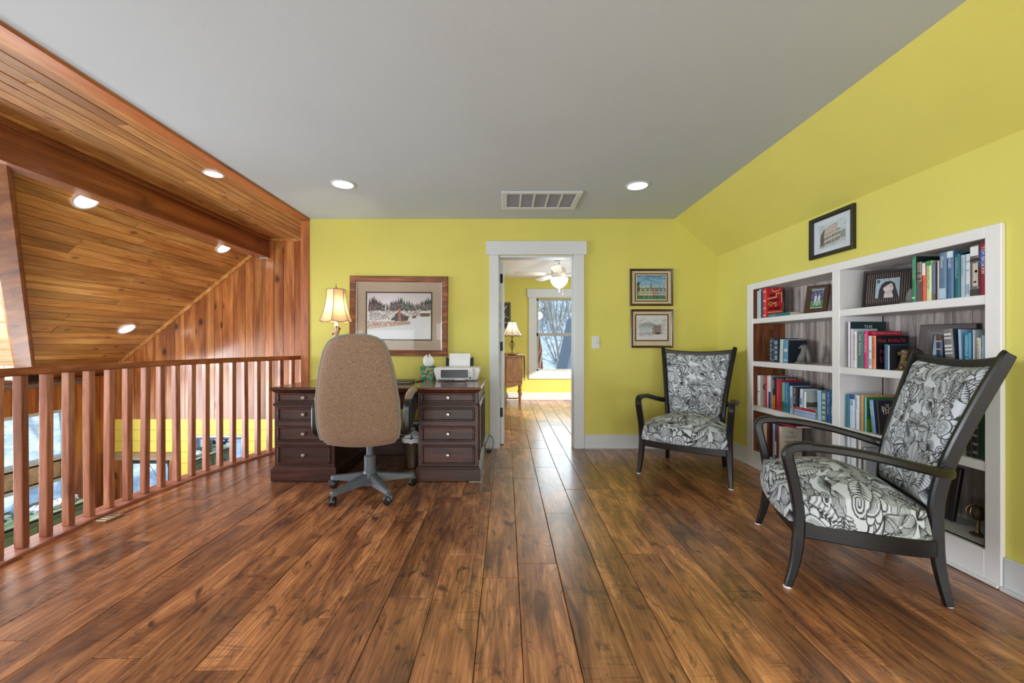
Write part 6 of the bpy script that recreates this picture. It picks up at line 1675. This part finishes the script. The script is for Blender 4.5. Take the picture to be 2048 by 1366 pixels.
flat_book('red and white book lying on the flat stack, third left shelf', g3, YP_(1628), YP_(1585.5), z_ + .045, .018, .15, (170, 40, 50), (220, 214, 200), '~13', (240, 230, 226))
zz3 = z_ + .0645
row(g3, zz3, [('black and white lettered book, third left shelf', 1586, 1594.5, 774, .14, (44, 44, 54), dict(cover=(52, 56, 66), title='~11', tcol=(220, 220, 224))), ('white paperback standing on the flat stack, first of two, third left shelf', 1599, 1604.5, 778, .12, (206, 218, 234), dict(tilt=R(2), bands=[(.15, .5)], tcol=(120, 140, 170))),
 ('white paperback with moorland cover standing on the stack', 1607, 1612, 784, .135, (224, 232, 240), dict(tilt=R(2), cover=(196, 206, 212), art=[('cover_print', (92, 84, 76), [[(.02, .06), (.98, .06), (.98, .3), (.7, .42), (.3, .34), (.02, .4)]]), ('cover_print', (70, 74, 90), [[(.5, .86), (.9, .86), (.9, .9), (.5, .9)]])]))])
row(g3, z_, [('pale sky blue book leaning left at the stack end, third left shelf', 1635, 1642.5, 781, .15, (150, 194, 224), dict(tilt=R(-1.5))),
 ('grey green ornamented hardback, third left shelf', 1643.5, 1652.5, 782, .17, (76, 110, 118), dict(bands=[(.06, .18), (.24, .34), (.4, .5), (.56, .66), (.72, .92)], tcol=(170, 186, 184))),
 ('royal blue hardback second from the divider, third left shelf', 1653.5, 1661.5, 781, .17, (38, 76, 140), dict(title='~13', tcol=(206, 214, 236))),
 ('teal green hardback next to the divider, third left shelf', 1662.5, 1670.5, 779, .17, (22, 136, 126), dict(bands=[(.1, .13), (.2, .5), (.8, .84)], tcol=(120, 200, 190)))])

g4 = 'books on the bottom left shelf'
row(g4, SZ[0], [('white hardback, leftmost on the bottom left shelf', 1526, 1533.5, 845, .17, (226, 222, 216)), ('dark red hardback second on the bottom left shelf', 1533.5, 1538, 844, .19, (150, 34, 42)), ('black hardback third on the bottom left shelf', 1538.2, 1545, 846, .18, (34, 32, 38)),
 ('silver grey slim book, bottom left shelf', 1545.2, 1549.5, 848, .16, (180, 184, 204)), ('navy and white slim book, bottom left shelf', 1549.7, 1553.5, 849, .16, (66, 80, 130), dict(bands=[(.1, .5)])), ('maroon slim book before the cream cover, bottom left shelf', 1553.7, 1557, 850, .16, (128, 40, 46)),
 ('cream hardback THE TRUTH ABOUT, bottom left shelf', 1557.5, 1563, 853, .17, (220, 216, 202), dict(cover=(206, 200, 184), cover_text=[('THE', .32, .026, .80), ('TRUTH', .16, .030, .66), ('ABOUT', .14, .030, .52), ('1,000', .2, .030, .38)], ctcol=(70, 66, 60)))])
flat_book('dark red book lying on top of the bottom left row', g4, YP_(1590), YP_(1530), .445, .02, .16, (150, 44, 54), (120, 40, 50), xs=2.27)

g5 = 'books on the top right shelf'
framed('black ribbed frame with portrait of a dark haired smiling woman, top right shelf', 'photo frame', (2.40, 2.515, SZ[3] + .122), .235, .25, .018, .016, plain('near_black_frame', (36, 33, 35), rough=.35), art_portrait(), .112, .128, plain('black_ribbed_mat', (40, 36, 36), rough=.6), rotz=R(-55), lean=R(-13), name='photo_frame', res=1.2e-3)
fr_ = [o for o in bpy.data.objects if o.name.startswith('photo_frame')][-1]
m = G()
for k in range(22):
    x = -.108 + k * .0102
    if abs(x) > .062: m.box(x, x + .004, -.0105, -.006, -.096, .096)
    else: m.box(x, x + .004, -.0105, -.006, -.096, -.068); m.box(x, x + .004, -.0105, -.006, .068, .096)
o = m.obj('ribs', plain('rib_taupe', (112, 96, 90), rough=.5), fr_); o['kind'] = 'stuff'
be2 = thing('bookend', 'small grey stone bookend half hidden behind the green book', 'bookend', (2.33, 2.29, SZ[3]))
m = G(); m.box(2.29, 2.37, 2.24, 2.33, SZ[3] + .0008, SZ[3] + .014, .004); m.obj('base', STONE, be2, world=True)
m = G(); m.lathe([(.03, .014), (.034, .03), (.026, .06), (.018, .085), (.001, .095)], (2.33, 2.29, SZ[3]), 12); m.obj('figure', STONE, be2, True, world=True)
row(g5, SZ[3], [
 ('tall green hardback, first in the top right row', 1824, 1832.6, 513.5, .20, (44, 138, 98), dict(cover=(18, 44, 38), title='~14', tcol=(160, 220, 190), bands=[(.08, .12)])),
 ('taupe hardback with dark lower half, second in the top right row', 1833.4, 1843.8, 524.5, .17, (134, 116, 108), dict(spine2=(.02, .5, (92, 88, 88)), bands=[(.55, .6), (.7, .74)], tcol=(80, 66, 60))),
 ('slim orange and white book, top right shelf', 1845, 1852, 526.5, .15, (226, 98, 74), dict(spine2=(.68, 1, (226, 232, 236)))),
 ('pale lime book with green letters, top right shelf', 1852.6, 1863.4, 522, .16, (206, 220, 170), dict(title='~15', tcol=(96, 140, 80), spine2=(.88, 1, (58, 150, 96)))),
 ('grey blue book with brown foot, top right shelf', 1864, 1871, 526, .15, (96, 118, 148), dict(spine2=(0, .18, (120, 96, 80)))),
 ('thin maroon book before the wide blue one, top right shelf', 1871.6, 1874.8, 523, .16, (74, 34, 40)),
 ('thin cream book before the wide blue one, top right shelf', 1875, 1878, 522, .16, (216, 214, 206)),
 ('wide blue hardback with WINTER lettering, top right shelf', 1878.6, 1893.6, 505.5, .19, (92, 122, 156), dict(title='Winter', spine2=(.02, .24, (170, 198, 220)), tcol=(224, 232, 240))),
 ('blue hardback lettered ECHOED, top right shelf', 1894.4, 1907.6, 502, .19, (74, 110, 150), dict(title='ECHOED', spine2=(.86, .99, (206, 226, 236)), tcol=(232, 238, 244))),
 ('dark teal hardback, top right shelf', 1909, 1920.2, 508.5, .17, (18, 100, 112), dict(title='~14', tcol=(170, 214, 216))),
 ('pale blue grey paperback, top right shelf', 1921, 1930, 510.5, .16, (166, 190, 204), dict(title='~14', tcol=(110, 140, 160))),
 ('white patterned paperback, top right shelf', 1930.8, 1940, 508.5, .16, (206, 216, 226), dict(bands=[(.06, .3), (.6, .64), (.8, .84)], tcol=(150, 170, 196))),
 ('grey hardback with a face on the spine, top right shelf', 1941, 1958.6, 490.5, .19, (104, 98, 98), dict(spine2=(.79, .97, (226, 230, 234)), tsize=.01)),
 ('red and blue hardback lettered TOM BROKAW'.replace(' TOM BROKAW', ' in white') + ', rightmost on the top right shelf', 1959.6, 1976, 485, .19, (146, 36, 58), dict(title='TOM BROKAW', tcol=(240, 236, 240), spine2=(.55, .85, (44, 74, 160))))])
# details of the portrait spine: dark hair band, eye and mouth
fb = [o for o in bpy.data.objects if o.get('label', '').startswith('grey hardback with a face')][0]
for nm, col, q in (('hat_brim', (50, 46, 48), (.70, .76, -.9, .9)), ('cheek', (196, 184, 176), (.2, .66, -.3, .85)), ('eye', (40, 34, 34), (.47, .52, .2, .7)), ('mouth', (112, 70, 64), (.27, .30, -.1, .5)), ('collar', (60, 58, 62), (.02, .14, -.9, .9))):
    h_ = .24; m = G(); m.box(-.0046, -.003, -q[3] * .019, -q[2] * .019, h_ * q[0], h_ * q[1]); m.obj(nm, bcol(col), fb)
flat_book('dark flat book lying across the tops of the teal and pale books', g5, YP_(1938), YP_(1911), 1.5612, .014, .15, (40, 56, 72), (30, 44, 60), xs=2.285)

g6 = 'books on the second right shelf'
row(g6, SZ[2], [
 ('white spined book with dark THE SCENTED cover, second right shelf', 1695.5, 1701, 644, .235, (226, 216, 224), dict(cover=(30, 52, 56), cover_text=[('THE', .38, .030, .86), ('Scented', .18, .052, .68)], ctcol=(206, 220, 216))),
 ('pale lilac slim book, second right shelf', 1701.3, 1706, 658, .16, (200, 206, 226)), ('white and maroon spined book, second right shelf', 1706.4, 1713.4, 663, .16, (222, 216, 222), dict(title='~19', tcol=(140, 50, 80))),
 ('sea green lettered book, second right shelf', 1715.6, 1727.4, 664, .165, (74, 116, 116), dict(title='~9', tcol=(210, 226, 222))),
 ('magenta book lettered GOOD IN BREAK, second right shelf', 1728, 1735.6, 662.5, .215, (206, 44, 120), dict(cover=(186, 26, 58), title='GOOD IN BREAK', tcol=(240, 216, 228), cover_text=[('~20', .12, .016, .92)], ctcol=(236, 190, 196))),
 ('pale aqua slim book, second right shelf', 1736.4, 1743.4, 672, .16, (206, 218, 222), dict(bands=[(.1, .3), (.5, .55)], tcol=(140, 180, 190))),
 ('coral orange book lettered AND ONE MORE, second right shelf', 1744, 1752.6, 671.5, .20, (234, 134, 92), dict(cover=(28, 26, 36), title='AND ONE MORE', tcol=(130, 50, 30), cover_text=[('~10', .06, .030, .80), ('~4', .12, .050, .46), ('~5', .12, .050, .20)], ctcol=(206, 66, 84))),
 ('small steel blue book, second right shelf', 1768.4, 1775.6, 689, .12, (46, 92, 132)), ('small white and navy slim book beside the boot bookend', 1776.2, 1779.4, 691, .115, (206, 216, 226), dict(cover=(30, 36, 44)))])
BRZ = plain('aged_bronze', (122, 104, 80), rough=.4, metal=.7, var=.35, scale=40, bump=.5, bscale=150)
bt = thing('bookend', 'bronze scrolled boot bookend on the second right shelf', 'bookend', (2.33, 2.26, SZ[2]))
zb = SZ[2]
m = G(); m.box(2.28, 2.37, 2.155, 2.335, zb + .0008, zb + .016, .005); m.obj('base', BRZ, bt, world=True)
L_ = [(2.325, .016, .034, .034), (2.318, .05, .032, .032), (2.308, .09, .030, .028), (2.302, .13, .032, .028), (2.30, .165, .036, .031), (2.302, .175, .03, .026)]
m = G(); m.loft([[(2.325 + a * math.cos(t), y - .02 + b * math.sin(t), zb + z) for t in [2 * PI * k / 14 for k in range(14)]] for y, z, a, b in L_]); m.obj('boot_shaft', BRZ, bt, True, world=True)
L_ = [(2.31, .05, .034, .034), (2.27, .046, .034, .030), (2.23, .038, .034, .024), (2.195, .034, .032, .020), (2.175, .03, .02, .012), (2.168, .028, .006, .004)]
m = G(); m.loft([[(2.325 + a * math.cos(t), y - .005, zb + z + b * math.sin(t)) for t in [2 * PI * k / 14 for k in range(14)]] for y, z, a, b in L_]); m.obj('boot_foot', BRZ, bt, True, world=True)
GOLD = plain('worn_gold', (168, 140, 92), rough=.35, metal=.8, var=.2, scale=50)
for cy, cz, r0 in ((2.235, .05, .026), (2.20, .046, .018), (2.295, .14, .018), (2.27, .09, .015)):
    m = G(); m.tube([(2.288, cy + r0 * (1 - q / 26) * math.cos(q * .55), zb + cz + r0 * (1 - q / 26) * math.sin(q * .55)) for q in range(24)], .0038, 5); m.obj('scroll', GOLD, bt, True, world=True)
for k in range(6): m = G(); m.sphere((2.29, 2.268, zb + .07 + k * .016), .0055, 7, 5); m.obj('button', GOLD, bt, True, world=True)
rescale(bt, .68, None, (2.325, 2.31, zb + .0008))
framed('dark brown framed lake photo standing behind books, second right shelf', 'photo frame', (2.455, 2.225, zb + .132), .235, .262, .06, .02, plain('dark_brown_frame', (58, 46, 42), rough=.4), art_lake(), .125, .15, PALE, rotz=R(-72), lean=R(-9), name='photo_frame', res=4e-3)
row(g6, zb, [
 ('dark blue hardback with gold bands before the framed photo', 1872, 1885.5, 668.5, .14, (44, 58, 92), dict(bands=[(.16, .19), (.6, .63), (.8, .83)], tcol=(190, 160, 110), spine2=(.86, .98, (96, 60, 48)))),
 ('thick grey hardback with white script leaning left, second right shelf', 1892, 1912.5, 658.5, .15, (118, 118, 122), dict(cover=(56, 62, 78), tilt=R(-4), spine2=None, bands=[(.86, .9), (.78, .81), (.6, .64), (.52, .56), (.44, .47)], tcol=(214, 216, 220))),
 ('light blue book leaning beside the grey one, second right shelf', 1919, 1924.5, 659, .15, (150, 186, 222), dict(tilt=R(-2))),
 ('bright teal blue hardback with vertical letters, second right shelf', 1927.5, 1943.5, 666, .15, (22, 128, 166), dict(cover=(26, 62, 86), title='~12', tcol=(180, 222, 234))),
 ('pale grey slim book right of the teal one, second right shelf', 1945.5, 1949.5, 660, .15, (190, 202, 214)), ('cream and navy paperback near the right stile, second right shelf', 1952.5, 1962, 676, .13, (206, 204, 180), dict(title='~14', tcol=(40, 60, 110))),
 ('pale blue lettered book near the right stile, second right shelf', 1963, 1969, 671, .14, (156, 186, 210), dict(title='~10', tcol=(60, 84, 120))),
 ('tall aqua book against the right stile, second right shelf', 1969.8, 1976.4, 641, .15, (150, 200, 206))])

g7 = 'books on the third right shelf'
zc = SZ[1]
row(g7, zc, [
 ('deep teal book against the divider, third right shelf', 1692, 1698.6, 789, .17, (20, 112, 140)),
 ('white and blue book lettered BY SUSIE, third right shelf', 1699.4, 1710, 789, .17, (196, 214, 234), dict(title='SUSIE', tcol=(60, 50, 80), spine2=(.86, 1, (50, 90, 150)))),
 ('white slim book with blue letters, third right shelf', 1711.4, 1718.4, 791, .165, (214, 226, 238), dict(title='~9', tcol=(90, 150, 200))),
 ('ochre spined tall book, third right shelf', 1720.4, 1727, 790, .25, (186, 142, 84), dict(cover=(196, 160, 104))),
 ('green leafy covered book with aqua spine, third right shelf', 1729, 1733.4, 795, .23, (120, 190, 214), dict(cover=(50, 130, 70), tcol=(40, 80, 110), cover_text=[('Tro', .22, .05, .1)], ctcol=(24, 44, 26), art=[('leaf_print', (122, 178, 40), [[(.02, .02), (.9, .02), (.9, .3), (.5, .42), (.02, .36)]]), ('leaf_print', (20, 78, 54), [[(.1, .5), (.5, .62), (.8, .5), (.6, .82), (.3, .9)], [(.5, .94), (.8, .82), (.95, .94)]]), ('leaf_print', (110, 196, 120), [[(.06, .7), (.3, .66), (.2, .92)]])]))])
row(g7, zc, [('pale blue book leaning right against the black one, third right shelf', 1744, 1752.5, 801, .15, (120, 160, 200), dict(tilt=R(-6), title='~9', tcol=(214, 228, 240), cover=(70, 90, 130))),
 ('black hardback THE BOOK THIEF leaning, third right shelf', 1757, 1760.5, 803, .17, (30, 28, 34), dict(tilt=R(-5), cover_text=[('THE', .26, .014, .86), ('BOOK', .12, .036, .72), ('THIEF', .12, .034, .60)], ctcol=(226, 222, 214), art=[('cover_print', (130, 84, 54), [[(.15, .1), (.9, .12), (.9, .16), (.15, .14)], [(.2, .18), (.28, .36), (.33, .36), (.26, .18)], [(.36, .18), (.42, .38), (.47, .38), (.42, .18)], [(.52, .18), (.58, .4), (.63, .4), (.58, .18)], [(.68, .18), (.74, .4), (.79, .4), (.74, .18)]])]))])
row(g7, zc, [('dark hardback on the right of the third right shelf, leftmost of three', 1932, 1944, 836, .17, (34, 34, 38), dict(bands=[(.1, .12), (.5, .52)], tcol=(120, 116, 106))), ('black hardback with pale ornaments on the third right shelf', 1945, 1958, 832, .17, (30, 32, 40), dict(bands=[(.1, .16), (.3, .36), (.5, .56), (.7, .76)], tcol=(130, 128, 124))),
 ('dark green hardback against the right stile, third right shelf', 1959, 1974, 826, .17, (28, 72, 52))])
g8 = 'books on the bottom right shelf'
row(g8, SZ[0], [('white slim book left end of the bottom right shelf', 1694, 1700, 873, .16, (206, 216, 222)), ('white box book second on the bottom right shelf', 1701, 1712, 872, .17, (222, 228, 232), dict(cover=(206, 212, 216))),
 ('grey white book lettered VII on the bottom right shelf', 1716, 1722, 876, .22, (210, 214, 218), dict(cover=(190, 192, 190), cover_text=[('VII', .36, .075, .62)], ctcol=(70, 70, 74))), ('silver grey book before the lettered one, bottom right shelf', 1726, 1732, 896, .22, (176, 180, 186), dict(cover=(150, 154, 160)))])
gb = thing('globe', 'small bronze globe on a stand, bottom right shelf', 'globe', (2.36, 2.0, SZ[0]))
m = G(); m.lathe([(.045, .0008), (.048, .01), (.02, .022), (.01, .05), (.012, .12)], (2.36, 2.0, SZ[0]), 16); m.obj('stand', BRZ, gb, True, world=True)
m = G(); m.sphere((2.36, 2.0, SZ[0] + .185), .062, 18, 12); m.obj('ball', plain('globe_dark', (74, 66, 52), rough=.5, metal=.4, var=.3, scale=30), gb, True, world=True)
for k in range(4):
    a = k * PI / 4; m = G(); m.tube([(2.36 + .064 * math.cos(t) * math.cos(a), 2.0 + .064 * math.cos(t) * math.sin(a), SZ[0] + .185 + .064 * math.sin(t)) for t in [2 * PI * q / 20 for q in range(20)]], .0028, 4, True); m.obj('meridian', GOLD, gb, world=True)
rescale(gb, .62, None, (2.36, 2.0, SZ[0] + .0008))
row(g8, SZ[0], [('dark green book lettered LAURA BUSH'.replace(' LAURA BUSH', ' in green') + ', bottom right shelf by the stile', 1968, 1978.5, 946, .17, (40, 54, 58), dict(title='LAURA BUSH', tcol=(120, 190, 110), spine2=(.0, .22, (70, 96, 124))))])
pf = thing('photo_frame', 'black photo frame leaning on the bottom right shelf', 'photo frame', (2.40, 2.24, SZ[0] + .017)); pf.rotation_euler = (R(8), 0, 0)
m = G(); m.box(-.012, .012, -.10, .10, .001, .30, .004); m.obj('frame', BLKF, pf)
m = G(); m.box(-.0135, -.0115, -.075, .075, .03, .27); m.obj('pane', plain('dark_glass', (34, 34, 36), rough=.1), pf)
bpy.context.view_layer.update()
